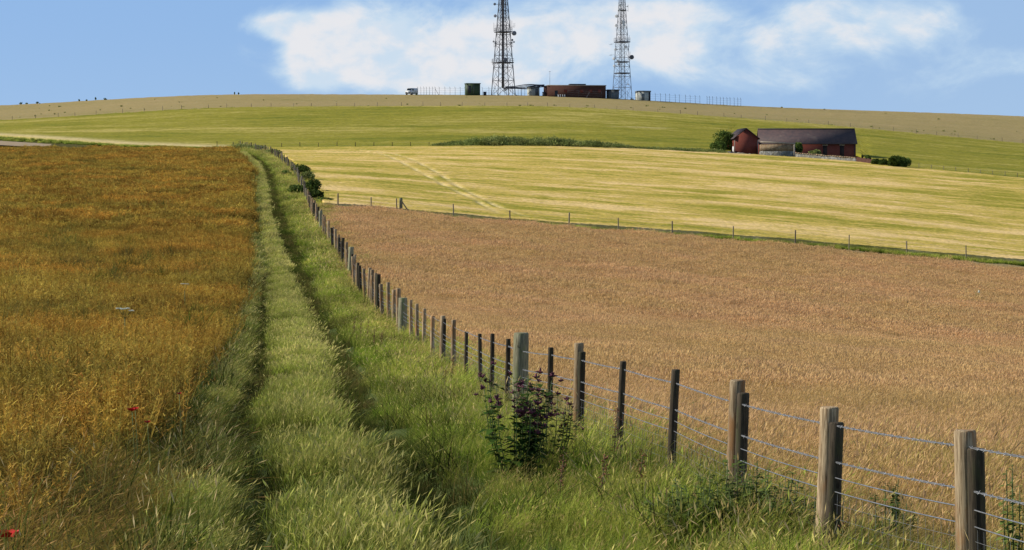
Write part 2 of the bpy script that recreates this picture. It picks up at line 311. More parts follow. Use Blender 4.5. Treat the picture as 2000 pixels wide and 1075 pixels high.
# ------------------------------------------------------------------ ground sheets
def sheet(name, L, Rr, y0, y1, nu, nv, up, mat, kind='structure', label=None, cat=None, lump=0.0, track=None, skirt=0.0, group=None, logv=True, full=False):
    """sheet between left edge L(y) and right edge Rr(y), from y0(u) to y1(u) (distance as a function of bearing)"""
    s, tt = np.meshgrid(np.linspace(0, 1, nu), np.linspace(0, 1, nv), indexing='ij')
    y = np.full_like(s, 100.0); x = s*0
    for _ in range(12):
        x = L(y)+(Rr(y)-L(y))*s; u = 1000+F*x/np.maximum(y, 12)
        a, b = y0(u), y1(u); y = np.exp(np.log(a)*(1-tt)+np.log(b)*tt) if logv else a*(1-tt)+b*tt
    z = (zf(x, y) if full else zg(x, y))+up
    if lump: z = z+lump*(np.sin(x*.9+1.7*np.sin(y*.23))*np.sin(y*.41+.7*np.sin(x*.5))+rng.normal(0, .5, x.shape))
    tr = None
    if track is not None: tr = track(x, y); z = z-tr*min(up*.6, .14)
    V = np.stack([x, y, z], -1).reshape(-1, 3); idx = np.arange(nu*nv).reshape(nu, nv)
    Fq = np.stack([idx[:-1, :-1], idx[1:, :-1], idx[1:, 1:], idx[:-1, 1:]], -1).reshape(-1, 4)
    at = [tr.ravel() if tr is not None else np.zeros(nu*nv)]
    if skirt:
        ring = np.concatenate([idx[:, 0], idx[-1, 1:], idx[-2::-1, -1], idx[0, -2:0:-1]])
        VS = V[ring].copy(); VS[:, 2] -= skirt; k = len(V)+np.arange(len(ring)); nx = np.roll(np.arange(len(ring)), -1)
        V = np.concatenate([V, VS]); at.append(np.zeros(len(ring)))
        Fq = np.concatenate([Fq, np.stack([ring, k, k[nx], ring[nx]], -1)])
    o = mesh_obj(name, V, Fq, mat, smooth=True, attrs={'track': np.concatenate(at)})
    return tag(o, label, cat, group, kind)
C = lambda v: (lambda u: np.full_like(np.asarray(u, float), v))
# base terrain, to the horizon
xs = np.sinh(np.linspace(-7.2, 7.2, 361))*4.0
xs = xs[np.abs(xs) < 6000]
ys = np.concatenate([np.linspace(-200, 0, 12), np.linspace(2, 60, 90), np.exp(np.linspace(math.log(61), math.log(900), 330)), np.exp(np.linspace(math.log(920), math.log(9000), 40))])
xx, yy = np.meshgrid(xs, ys, indexing='ij')
# make columns fan outward with distance so that the hill is sampled evenly
fan = np.clip(yy/60, .35, 12); xx = xx*fan*.35
zz = zg(xx, yy)-.22-.08*np.clip((yy-60)/100, 0, 8)
idx = np.arange(xx.size).reshape(xx.shape)
mesh_obj('ground', np.stack([xx, yy, zz], -1).reshape(-1, 3), np.stack([idx[:-1, :-1], idx[1:, :-1], idx[1:, 1:], idx[:-1, 1:]], -1).reshape(-1, 4), M['soil'], smooth=True)['kind'] = 'structure'

RX = lambda y: .27*y+9
LX = lambda y: -.27*y-9
sheet('track', lambda y: fx(y)-5.4, lambda y: fx(y)+.3, C(2.5), C(440.), 72, 700, .0, M['lane'], full=True)
sheet('meadow', lambda y: fx(y)+.28, RX, C(2.5), D1, 220, 420, .02, M['meadow'], full=True)
TR = [[(1030, 204), (985, 215), (940, 232), (893, 256), (850, 290), (800, 330), (740, 368), (700, 390)], [(975, 206), (930, 226), (880, 248), (835, 275), (790, 310), (745, 350), (700, 375)]]
def track_mask(lines, wd):
    def f(x, y):
        best = np.zeros_like(x)
        for ln in lines:
            px = [(p-1000)/F*d for p, d in ln]; py = [d for p, d in ln]
            o = np.argsort(py); xc = pchip(np.array(py)[o], np.array(px)[o], y)
            v = np.exp(-((x-xc)/wd)**4)*((y > min(py)) & (y < max(py)))
            best = np.maximum(best, v)
        return best*np.clip(.55+.5*np.sin(y*.35)+.3*np.sin(y*1.3), .25, 1)
    return f
sheet('barley_field', lambda y: fx(y)+1.2, RX, lambda u: D1(u)+1.5, lambda u: D2(u)-2, 420, 420, .45, M['barley'], lump=.035, track=track_mask(TR, .32), skirt=.6, logv=False)
def edge_pale(x, y):
    u = 1000+F*x/y; d = y-D2(u)
    a = np.exp(-((d-4)/6.5)**2)*np.clip((520-u)/60, 0, 1)
    g2 = np.exp(-((y-(500+.035*(u-1200)))/1.6)**2)*np.clip((u-1180)/40, 0, 1)*np.clip((1330-u)/40, 0, 1)
    return np.maximum(a, g2*.6)
sheet('green_corn_field', LX, RX, D2g, lambda u: D3(u)-1, 420, 260, .35, M['greencrop'], lump=.05, track=edge_pale, skirt=.5, logv=False)
sheet('pasture', LX, RX, D3, C(900.), 360, 160, .05, M['pasture'], lump=.04, logv=False)

# ------------------------------------------------------------------ scattered vegetation
def blades(n, rad, h0, h1, wd, bend=.35, lean=(.12, 0), spread=.5, head=0.0, seed=0, hl=.06, hw=2.2):
    r = np.random.default_rng(seed); a = r.uniform(0, 2*pi, n); q = rad*np.sqrt(r.uniform(0, 1, n))
    bx, by = q*np.cos(a), q*np.sin(a); h = r.uniform(h0, h1, n); wv = wd*r.uniform(.6, 1.3, n)
    da = r.uniform(0, 2*pi, n); k = r.uniform(0, spread, n); dx = np.cos(da)*k+lean[0]; dy = np.sin(da)*k+lean[1]
    bd = r.uniform(.1, 1, n)*bend; wa = r.uniform(0, pi, n); wx, wy = np.cos(wa), np.sin(wa)
    V, hf = [], []
    for tt, ww in ((0, 1), (.4, .85), (.75, .55), (1, 0.0)):
        cx = bx+h*(dx*tt+dx*bd*4*tt**2.2); cy = by+h*(dy*tt+dy*bd*4*tt**2.2)
        cz = h*(tt-bd*.55*tt**2.5)-.03
        if ww: V += [np.stack([cx-wx*wv*ww/2, cy-wy*wv*ww/2, cz], -1), np.stack([cx+wx*wv*ww/2, cy+wy*wv*ww/2, cz], -1)]; hf += [tt, tt]
        else: V.append(np.stack([cx, cy, cz], -1)); hf.append(1.0)
    tip = V[-1]; prev = (V[-2]+V[-3])/2
    V = np.stack(V, 1); NV = 7; base = np.arange(n)[:, None]*NV
    Fs = [tuple(f) for b in range(n) for f in ((b*7, b*7+1, b*7+3, b*7+2), (b*7+2, b*7+3, b*7+5, b*7+4), (b*7+4, b*7+5, b*7+6))]
    V = V.reshape(-1, 3); hfv = np.tile(hf, n); rb = np.repeat(r.uniform(0, 1, n), 7)
    if head:
        sel = np.where(r.uniform(0, 1, n) < head)[0]; d = tip[sel]-prev[sel]; d /= np.linalg.norm(d, axis=1)[:, None]+1e-6
        p0 = tip[sel]-d*hl*.4; p1 = tip[sel]+d*hl; mid = (p0+p1)/2; aa = r.uniform(0, pi, len(sel))
        sd_ = np.stack([np.cos(aa), np.sin(aa), np.zeros(len(sel))], -1)*wd*hw/2
        HV = np.stack([p0, mid+sd_, p1, mid-sd_], 1).reshape(-1, 3); k = len(V)
        V = np.concatenate([V, HV]); hfv = np.concatenate([hfv, np.full(len(HV), 2.0)]); rb = np.concatenate([rb, np.repeat(r.uniform(0, 1, len(sel)), 4)])
        Fs += [(k+4*i, k+4*i+1, k+4*i+2, k+4*i+3) for i in range(len(sel))]
    return V, Fs, hfv, rb
def rape_plant(n_st, rad, h, pods, pl, pw, seed, lean=.1):
    """branched stems carrying slim slanting pods"""
    r = np.random.default_rng(seed); V, Fs, hf, rb = [], [], [], []
    def quad(a, b, w, h0, h1, rv):
        a = np.array(a); b = np.array(b); ang = r.uniform(0, pi); s = np.array([cos(ang), sin(ang), r.uniform(-.3, .3)])*w/2; k = len(V); m = (a+b)/2
        if h1 > 1.2: V.extend([a, m+s, b, m-s])
        else: V.extend([a-s, a+s, b+s*.6, b-s*.6])
        hf.extend([h0, h0, h1, h1]); rb.extend([rv]*4); Fs.append((k, k+1, k+2, k+3))
    for _ in range(n_st):
        a = r.uniform(0, 2*pi); q = rad*math.sqrt(r.uniform(0, 1)); p = np.array([q*cos(a), q*sin(a), 0.]); hh = h*r.uniform(.75, 1.08)
        top = p+np.array([r.normal(0, .10)+lean, r.normal(0, .10), 1])*hh; fork = p+(top-p)*r.uniform(.35, .55)
        rv = r.uniform(0, 1); quad(p, fork, pw*1.3, .0, .4, rv)
        for b in range(3):
            tp = top if b == 0 else fork+np.array([r.normal(0, .22), r.normal(0, .22), r.uniform(.65, 1.0)*(hh-fork[2])])
            quad(fork, tp, pw*.8, .4, .7, rv)
            for i in range(pods//3):
                f = r.uniform(.25, 1); s = fork+(tp-fork)*f; aa = r.uniform(0, 2*pi); e = r.uniform(-.1, .9)
                dv = np.array([cos(aa)*cos(e), sin(aa)*cos(e), sin(e)])*pl*r.uniform(.6, 1.2)
                c = 2.0 if r.uniform() < .3 else 1.0
                k = len(V); quad(s, s+dv, pw, c if c > 1.2 else .6+.4*r.uniform(), c, r.uniform(0, 1))
    return np.array(V), Fs, np.array(hf), np.array(rb)
def src(name, data, mat):
    V, Fs, hf, rb = data; return mesh_obj(name, V, Fs, mat, link=False, attrs={'hf': hf, 'rb': rb})
def scatter(name, P, sources, scale, label, cat=None, yaw=pi, tilt=.08):
    n = len(P); me = bpy.data.meshes.new(name); me.vertices.add(n); me.vertices.foreach_set('co', np.asarray(P, np.float32).ravel())
    rot = np.stack([rng.normal(0, tilt, n), rng.normal(0, tilt, n), rng.uniform(-yaw, yaw, n)], -1)
    a = me.attributes.new('rot', 'FLOAT_VECTOR', 'POINT'); a.data.foreach_set('vector', rot.astype(np.float32).ravel())
    a = me.attributes.new('sc', 'FLOAT', 'POINT'); a.data.foreach_set('value', np.asarray(scale, np.float32))
    a = me.attributes.new('pick', 'INT', 'POINT'); a.data.foreach_set('value', rng.integers(0, len(sources), n).astype(np.int32))
    o = bpy.data.objects.new(name, me); COL.objects.link(o)
    ng = bpy.data.node_groups.new(name+'_scatter', 'GeometryNodeTree')
    ng.interface.new_socket('Geometry', in_out='INPUT', socket_type='NodeSocketGeometry'); ng.interface.new_socket('Geometry', in_out='OUTPUT', socket_type='NodeSocketGeometry')
    N = ng.nodes.new; L = ng.links.new
    gi, go, ip, jn = N('NodeGroupInput'), N('NodeGroupOutput'), N('GeometryNodeInstanceOnPoints'), N('GeometryNodeJoinGeometry')
    for s in sources:
        oi = N('GeometryNodeObjectInfo'); oi.inputs['Object'].default_value = s; oi.inputs['As Instance'].default_value = True; L(oi.outputs['Geometry'], jn.inputs[0])
    def at(nm, ty): q = N('GeometryNodeInputNamedAttribute'); q.data_type = ty; q.inputs['Name'].default_value = nm; return q.outputs[0]
    er = N('FunctionNodeEulerToRotation'); L(at('rot', 'FLOAT_VECTOR'), er.inputs[0])
    L(gi.outputs[0], ip.inputs['Points']); L(jn.outputs[0], ip.inputs['Instance']); ip.inputs['Pick Instance'].default_value = True
    L(at('pick', 'INT'), ip.inputs['Instance Index']); L(er.outputs[0], ip.inputs['Rotation']); L(at('sc', 'FLOAT'), ip.inputs['Scale']); L(ip.outputs[0], go.inputs[0])
    md = o.modifiers.new('scatter', 'NODES'); md.node_group = ng
    return tag(o, label, cat, kind='stuff')
def pts(L, Rr, y0, y1, dens, keep=None, up=0.0, full=True):
    """random ground points between two edges, dens per square metre"""
    yy_ = np.linspace(y0, y1, 400); wd_ = np.maximum(Rr(yy_)-L(yy_), 0); dn = dens(yy_) if callable(dens) else np.full(400, float(dens))
    cum = np.concatenate([[0], np.cumsum((wd_*dn)[:-1]*np.diff(yy_))]); n = int(cum[-1])
    y = np.interp(rng.uniform(0, cum[-1], n), cum, yy_); x = L(y)+(Rr(y)-L(y))*rng.uniform(0, 1, n)
    if keep is not None: k = keep(x, y); x, y = x[k], y[k]
    return np.stack([x, y, (zf(x, y) if full else zg(x, y))+up], -1)
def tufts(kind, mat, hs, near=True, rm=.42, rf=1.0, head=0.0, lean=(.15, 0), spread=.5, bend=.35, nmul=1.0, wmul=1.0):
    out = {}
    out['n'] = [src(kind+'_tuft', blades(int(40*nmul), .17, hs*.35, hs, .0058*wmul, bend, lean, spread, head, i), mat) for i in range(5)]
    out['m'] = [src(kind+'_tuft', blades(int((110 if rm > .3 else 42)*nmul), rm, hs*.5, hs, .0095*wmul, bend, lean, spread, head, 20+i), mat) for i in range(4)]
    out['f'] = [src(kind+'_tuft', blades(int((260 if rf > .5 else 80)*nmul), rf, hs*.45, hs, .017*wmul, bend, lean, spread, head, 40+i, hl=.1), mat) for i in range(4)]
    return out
def spread3(name, T, Lf, Rf, y0, y1, label, dn=(26, 8, 2.2), keep=None, cat='grass', yaw=.9, smul=None, cuts=(46, 120), tilt=.1):
    for (a, b, k, dq) in ((y0, min(cuts[0], y1), 'n', dn[0]), (max(y0, cuts[0]), min(cuts[1], y1), 'm', dn[1]), (max(y0, cuts[1]), y1, 'f', dn[2])):
        if b <= a: continue
        P = pts(Lf, Rf, a, b, dq, keep)
        if not len(P): continue
        s = rng.uniform(.7, 1.2, len(P))*(smul(P[:, 0], P[:, 1]) if smul else 1)
        rngs = {'n': 'in the foreground', 'm': 'in the middle distance', 'f': 'farther off'}[k]
        scatter(name, P, T[k], s, label+' '+rngs, None, yaw, tilt)
off = lambda k: (lambda y: fx(y)+k)
Tp = tufts('pale_grass', M['g_pale'], .36, rm=.2, rf=.3, head=.35, lean=(.12, -.05), spread=.6)
Tg = tufts('green_grass', M['g_green'], .46, rm=.2, rf=.3, head=.12, lean=(.12, -.08), spread=.65, bend=.5)
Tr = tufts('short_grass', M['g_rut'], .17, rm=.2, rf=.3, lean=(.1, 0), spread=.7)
Tm = tufts('meadow_grass', M['g_meadow'], .50, head=.55, lean=(.16, 0), spread=.35)
Tv = tufts('verge_grass', M['g_verge'], .42, rm=.2, rf=.3, head=.2, lean=(.2, -.08), spread=.6, bend=.5)
To = tufts('rough_grass', M['g_rough'], .60, head=.4, lean=(.2, -.05), spread=.5, bend=.5)
Td = tufts('dry_grass', M['g_dry'], .62, head=.3, lean=(.3, -.1), spread=.7, bend=.7)
lump = lambda x, y: np.clip(.8+.3*np.sin(x*2.1+y*.7)*np.sin(y*.53+1)+.18*np.sin(y*1.9+x)+.2*np.sin(x*5.3+1.1*y)*np.sin(y*3.1-x*2), .35, 1.5)
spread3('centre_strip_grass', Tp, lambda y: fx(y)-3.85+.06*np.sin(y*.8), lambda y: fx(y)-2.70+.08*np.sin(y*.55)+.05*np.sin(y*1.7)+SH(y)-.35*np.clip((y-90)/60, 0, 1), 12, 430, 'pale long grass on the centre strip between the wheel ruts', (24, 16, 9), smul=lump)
spread3('rut_grass', Tr, off(-4.45), off(-1.9), 12, 430, 'short shade-darkened grass along the sunken wheel ruts', (26, 18, 8))  # rut grass coloured darker to carry the shadow lying in the ruts
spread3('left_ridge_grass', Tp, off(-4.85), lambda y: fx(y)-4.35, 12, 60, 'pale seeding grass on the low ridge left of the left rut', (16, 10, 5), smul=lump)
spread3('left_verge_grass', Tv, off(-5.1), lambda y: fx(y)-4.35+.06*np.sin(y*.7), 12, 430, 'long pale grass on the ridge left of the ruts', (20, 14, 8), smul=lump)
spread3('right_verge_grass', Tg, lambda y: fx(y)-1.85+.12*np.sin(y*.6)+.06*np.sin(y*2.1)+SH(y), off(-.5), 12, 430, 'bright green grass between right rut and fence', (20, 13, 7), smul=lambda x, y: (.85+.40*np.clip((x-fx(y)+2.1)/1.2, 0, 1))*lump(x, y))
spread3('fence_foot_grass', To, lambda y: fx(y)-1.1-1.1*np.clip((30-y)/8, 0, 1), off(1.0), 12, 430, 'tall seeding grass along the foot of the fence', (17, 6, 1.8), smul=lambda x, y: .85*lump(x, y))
M['g_meadow2'] = grassmat('grass_meadow_olive', (.15, .14, .03), (.56, .40, .15), alt=(.38, .36, .08), head=(.56, .36, .18), patch=.3, pscale=.3, fine=.55, nz=.3, trans=.3)
To2 = tufts('meadow_grass', M['g_meadow2'], .55, head=.6, lean=(.2, 0), spread=.5, bend=.6)
mk = lambda x, y: 23+.35*np.abs(x-fx(y))+3*np.sin(x*.8+y*.4)+rng.normal(0, 4, x.shape)
spread3('meadow_edge_grass', To2, off(.5), lambda y: .235*y+4, 13, 60, 'olive tufted grass of the meadow just behind the fence', (26, 9, 3), keep=lambda x, y: y < mk(x, y), cuts=(60, 120), smul=lump)
spread3('meadow_grass', Tm, off(.5), lambda y: .235*y+4, 20, 196, 'brown flowering meadow grass in the fenced field', (26, 14, 7), keep=lambda x, y: (y < D1(1000+F*x/y)) & (y > mk(x, y)-5), smul=lambda x, y: .8+.12*np.sin(x*.6+y*.2), cuts=(50, 105))
spread3('field_margin_grass', Td, lambda y: -.24*y-4, off(-4.9), 13, 31, 'dry tangled grass and weeds at the near corner of the crop', (15, 8, 2), smul=lump)
rape_l2 = lambda y: -.24*y-2
Tl = [src('weed_tuft', blades(70, .2, .15, .55, .010, .5, (.1, 0), .9, .0, 260+i), M['g_rut']) for i in range(4)]
P = pts(lambda y: -.24*y-4, off(-4.75), 13, 33, 4.5); scatter('margin_weeds', P, Tl, rng.uniform(.5, 1.5, len(P)), 'dark green broad leaved weeds tangled at the crop corner')
P = pts(rape_l2, off(-5.0), 40, 370, lambda y: .6*60/y, lambda x, y: (np.sin(x*.21+y*.05)*np.sin(y*.06+1) > .25) | (rng.uniform(0, 1, x.shape) < .12), up=.55, full=False); scatter('crop_weeds', P, Tl, rng.uniform(.8, 1.9, len(P)), 'darker green weeds in patches through the rape crop')
P = pts(lambda y: fx(y)-2.6, off(.2), 13, 300, lambda y: np.interp(y, [13, 60, 100, 300], [1.1, 1.1, 1.6, .8])); scatter('verge_weeds', P, Tl, rng.uniform(.5, 1.3, len(P)), 'dark leafy weeds dotted through the right verge')
P = pts(off(-5.3), off(-4.5), 30, 380, .9); scatter('crop_edge_weeds', P, Tl, rng.uniform(.7, 2.0, len(P)), 'dark weeds along the edge of the rape crop by the lane')

M['hay'] = grassmat('hay_stalk', (.22, .27, .06), (.55, .52, .18), head=(.55, .42, .2), trans=.2, fine=.5)
Th = [src('seed_stalk', blades(9, .2, .45, .85, .004, .45, (.12, -.05), .4, .95, 400+i, hl=.08, hw=2.8), M['hay']) for i in range(5)]
P = np.concatenate([pts(off(-1.9), off(.9), 13, 46, 1.5), pts(off(-5.2), off(-4.4), 15, 80, .8), pts(lambda y: -.24*y-4, off(-4.6), 14, 28, 1.2)])
scatter('seeding_stalks', P, Th, rng.uniform(.6, 1.05, len(P)), 'tall straw coloured seeding stalks standing above the grass')
# ripening oilseed rape
def rape_l(y): return -.25*y-8
RN = [src('rape_plant', rape_plant(5, .26, 1.05, 60, .075, .0105, 60+i), M['rape']) for i in range(5)]
RM = [src('rape_plant', rape_plant(10, .5, 1.05, 54, .09, .015, 70+i), M['rape']) for i in range(4)]
RF = [src('rape_plant', rape_plant(20, 1.1, 1.05, 36, .17, .034, 80+i), M['rape']) for i in range(4)]
def rape_keep(x, y):
    u = 1000+F*x/y; front = 18.3+6.5*np.clip((u-60)/200, 0, 1)+.8*np.sin(x*2.3)+rng.exponential(1.8, x.shape)
    gap = np.sin(x*1.9+1.3*np.sin(y*.31))*np.sin(y*.83+x*.6)+.6*np.sin(x*4.7+y)*np.sin(y*2.1) < rng.uniform(.2, 2.2, x.shape)
    edge = (fx(y)-4.85-x) > rng.exponential(.18, x.shape)+.12*np.sin(y*.9)+.1*np.sin(y*.33)
    return (y > front) & edge & gap & (np.abs(x-(-44+.155*(300-y)*-1.0+np.sin(y*.05)*1.2)) > rng.uniform(.3, 1.1, x.shape)*(y > 120))
row_gap = lambda x, y: (.90+.10*np.sin(x*.7+y*.15)+.10*np.sin(x*2.2)*np.sin(y*.9))*np.clip(.62+(y-17)/18, .6, 1)
for (a, b, S, dq) in ((17, 62, RN, 8.5), (62, 150, RM, 5.5), (150, 371, RF, 1.8)):
    P = pts(rape_l, off(-4.85 if a < 100 else -4.6), a, b, dq, rape_keep, full=False)
    scatter('rape_crop', P, S, rng.uniform(.85, 1.1, len(P))*row_gap(P[:, 0], P[:, 1]), 'orange brown ripening oilseed rape '+{17: 'nearest the camera', 62: 'in the middle of the left field', 150: 'at the far end of the left field'}[a], None, pi, .1)
sheet('rape_field', rape_l, off(-5.1), C(32.), C(370.), 160, 500, .5, M['rapefloor'], lump=.05, skirt=.9)

# ------------------------------------------------------------------ bushes
def bush(name, p, rx, ry, h, n, ls, mat, label, cat='bush', group=None, stems=5, seed=0, lobes=5):
    r = np.random.default_rng(seed+99); e = empty(name, p); tag(e, label, cat, group)
    cs = [(r.uniform(-.5, .5)*rx, r.uniform(-.5, .5)*ry, h*r.uniform(.35, .68), r.uniform(.45, .75)) for _ in range(lobes)]+[(0, 0, h*.5, .8)]
    V, Fs, hf, rb = [], [], [], []
    w_ = np.array([c[3] for c in cs])**2; w_ /= w_.sum()
    for k in range(n):
        c = cs[r.choice(len(cs), p=w_)]; d = r.normal(0, 1, 3); d /= np.linalg.norm(d); q = r.uniform(.45, 1.08)**.6
        sc = c[3]; pp = np.array([c[0]+d[0]*rx*sc*q, c[1]+d[1]*ry*sc*q, c[2]+d[2]*h*.5*sc*q])
        if pp[2] < -.1: continue
        a = r.normal(0, 1, 3); a /= np.linalg.norm(a); b = np.cross(a, r.normal(0, 1, 3)); b /= np.linalg.norm(b)+1e-6
        s = ls*r.uniform(.6, 1.4); i = len(V); V += [pp-a*s, pp+b*s*.5, pp+a*s, pp-b*s*.5]; Fs.append((i, i+1, i+2, i+3)); t_ = r.uniform(0, 1); hf += [t_]*4; rb += [r.uniform(0, 1)]*4
    mesh_obj('foliage', V, Fs, mat, e, attrs={'hf': hf, 'rb': rb})
    m = MB()
    for k in range(stems):
        a = r.uniform(0, 2*pi); q = r.uniform(.2, .7)
        m.tube([(0.06*cos(a)*rx, .06*sin(a)*ry, -.25), (q*.4*rx*cos(a), q*.4*ry*sin(a), h*.35), (q*rx*cos(a), q*ry*sin(a), h*.75)], .03*h+.01, 5, .008)
    m.obj('stem', M['twig'], e)
    return e
# thorn bushes along the upper lane
for i, (px, d, rx, h, lab, mt) in enumerate([
    (616, 204, .8, 1.15, 'dark green thorn bush where the cross fence meets the lane fence', 'leaf'),
    (607, 219, .75, 1.35, 'dark ragged bush just above the fence corner, field side', 'leaf'),
    (578, 214, .8, 1.0, 'low dark bush on the lane side of the fence, above the corner', 'leaf'),
    (596, 244, .9, 1.15, 'narrow bush behind the fence, between the corner bush and the higher one', 'leaf2'),
    (588, 266, 1.1, 1.25, 'spreading dark bush behind the fence posts halfway up the lane', 'leaf'),
    (560, 256, .65, .9, 'small dark bush on the lane side of the fence halfway up the lane', 'leaf'),
    (634, 202, 1.0, .6, 'low sprawling bush at the start of the cross fence', 'leaf'),
    (531, 352, 1.5, 1.1, 'small bush beside the fence near the top of the lane', 'leaf2'),
    (476, 410, 1.8, 1.2, 'bush at the very top of the lane by the gate post', 'leaf2'),
    (505, 396, 1.7, 1.1, 'pale leafy bush just below the top of the lane', 'leaf2')]):
    bush('thorn_bush', G(px, d), rx, rx*1.6, h, 1300, .11, M[mt], lab, group='bushes beside the upper lane', seed=i)
for i, (px, d, rx, h, lab) in enumerate([
    (1417, 441, 2.0, 3.7, 'large dark tree-like bush left of the gabled brick building'), (1404, 436, 1.4, 2.0, 'lower bush left of the large dark bush by the brick building'),
    (1560, 437, .65, 2.5, 'dark ivy-like bush between the stone wall and the long barn front'), (1590, 431, .9, 1.45, 'light green shrub in the yard in front of the barn'),
    (1694, 419, .55, 1.7, 'bush growing over the low red brick wall'), (1759, 410, 1.5, 2.2, 'big dark round bush at the right end of the barn group'),
    (1746, 408, 1.1, 2.1, 'dark bush overlapping the left of the end bush'), (1725, 411, .8, 1.5, 'small bush right of the low red brick wall'), (1711, 412, .7, 1.3, 'small dark bush at the end of the low red brick wall')]):
    bush('bush', G(px, d), rx, rx, h, 2600, .17, M['leaf' if i != 3 else 'leaf2'], lab, group='bushes around the barn', seed=30+i, lobes=7)
sk = [(40, 698, .8, .9, 'leftmost'), (52, 697, .7, .7, 'second from the left of the'), (73, 700, .7, .9, 'third from the left of the'), (155, 699, .35, .9, 'thin upright'), (169, 695, .4, .6, 'low left'), (187, 700, .4, 1.5, 'tallest thin'),
      (205, 690, .8, .8, 'rounded dark'), (458, 700, .3, 1.2, 'thin'), (466, 700, .3, 1.0, 'short thin'), (1527, 700, .5, .4, 'low')]
for i, (px, d, rx, h, q) in enumerate(sk):
    bush('hill_shrub', G(px, d), rx*.7, rx*.7, h*.75, 160, .10, M['leaf'], f'{q} small shrub on the {"left " if px < 400 else "middle " if px < 900 else "right "}skyline of the hill pasture', 'shrub', 'small shrubs on the hill', 2, 60+i, 2)
near_sh = [(98, 640), (238, 640), (120, 660), (356, 600), (352, 648), (900, 580), (1018, 580), (1038, 582), (1264, 640), (1296, 636), (1343, 640), (1147, 578), (1560, 600), (1700, 590), (1790, 584), (1860, 590), (1940, 582), (1625, 580), (1150, 600), (720, 578), (655, 640)]
P = np.array([G(px+rng.uniform(-5, 5), d) for px, d in near_sh for _ in range(2)]+[G(rng.uniform(-150, 2150), rng.uniform(575, 690)) for _ in range(70)])
Tw = [src('weed_tuft', blades(70, .35, .3, .8, .05, .3, (.05, 0), .6, .3, 200+i), M['leaf2']) for i in range(3)]
scatter('pasture_weeds', P, Tw, rng.uniform(.25, .75, len(P))**1.2, 'scattered dark weeds and thistles over the hill pasture')
# scrub bank between barley and green corn
sb = [src('scrub_clump', (lambda n, r: (lambda c, a, b: (np.stack([c-a, c+b, c+a, c-b], 1).reshape(-1, 3), [(4*i, 4*i+1, 4*i+2, 4*i+3) for i in range(n)], np.repeat(r.uniform(0, 1, n), 4), np.repeat(r.uniform(0, 1, n), 4)))(
    r.normal(0, 1, (n, 3))*np.array([.55, .5, .28])+np.array([0, 0, .35]), r.normal(0, .07, (n, 3)), r.normal(0, .05, (n, 3))))(420, np.random.default_rng(300+i)), M['leaf2']) for i in range(4)]
def bank_h(px): return np.interp(px, [845, 900, 960, 1010, 1100, 1200, 1240, 1300, 1400], [.1, .7, 1.35, 1.2, 1.0, .65, .15, .2, .3])
n = 900; px = rng.uniform(845, 1410, n); dd_ = D2(px)-1+rng.uniform(-2.5, 3.5, n); P = np.array([G(a, b) for a, b in zip(px, dd_)])
hh = bank_h(px); P[:, 2] += hh*rng.uniform(0, 1, n)*np.exp(-((dd_-D2(px))/3.5)**2)
scatter('scrub_bank', P, sb, .55+.55*hh/1.7*rng.uniform(.5, 1.2, n), 'low bank of dark green scrub along the far edge of the barley')
ug = np.linspace(845, 1410, 120); vg = np.linspace(-1, 1, 14); a, b = np.meshgrid(ug, vg, indexing='ij'); dy = D2(a)+b*4.5; xw = (a-1000)/F*dy
zb = zg(xw, dy)+.2+bank_h(a)*np.cos(b*pi/2)**1.2+rng.normal(0, .06, a.shape)*np.cos(b*pi/2); idx = np.arange(a.size).reshape(a.shape)
o = mesh_obj('bank', np.stack([xw, dy, zb], -1).reshape(-1, 3), np.stack([idx[:-1, :-1], idx[1:, :-1], idx[1:, 1:], idx[:-1, 1:]], -1).reshape(-1, 4), M['lane'], smooth=True); o['kind'] = 'structure'
# hedge-line weeds along field edges
def edge_scatter(name, us, ds_, T, dens, sc, label):
    n = int(dens); px = rng.uniform(us[0], us[1], n); P = np.array([G(q, float(ds_(q))+rng.normal(0, .5)) for q in px]); return scatter(name, P, T, rng.uniform(.6, 1.3, n)*sc, label)
Te = [src('margin_tuft', blades(110, .5, .25, .6, .03, .4, (.1, 0), .5, .1, 220+i), M['g_green']) for i in range(4)]
edge_scatter('cross_fence_grass', (560, 2250), lambda u: D1(u)+.6, Te, 750, .66, 'strip of green grass under the cross fence')
edge_scatter('cross_fence_grass', (640, 2250), lambda u: D1(u)+1.5, Te, 300, .5, 'second row of green grass behind the cross fence')
edge_scatter('far_edge_weeds', (-150, 470), lambda u: D2(u)-4-rng.uniform(0, 1)*np.clip((300-u)/15, 0, 18), Te, 800, .62, 'weedy green edge between rape crop and far field')
edge_scatter('far_edge_weeds', (1400, 2250), lambda u: D2(u)-.5, Te, 700, .7, 'dark weedy edge right of the barn below the green field')
edge_scatter('far_edge_weeds', (500, 860), lambda u: D2(u)-.5, Te, 260, .55, 'thin weedy line under the far field fence')
edge_scatter('pasture_edge_weeds', (-150, 2200), lambda u: D3(u), Te, 500, .8, 'green weeds along the lower edge of the hill pasture')
# pale ground by the far left corner
sheet('bare_strip', lambda y: LX(y), lambda y: -.180*y, lambda u: D2(u)-50, lambda u: D2(u)-26, 60, 20, .12, simple('pale_bare_soil', (.42, .31, .20), (.34, .25, .13), .5), logv=False)

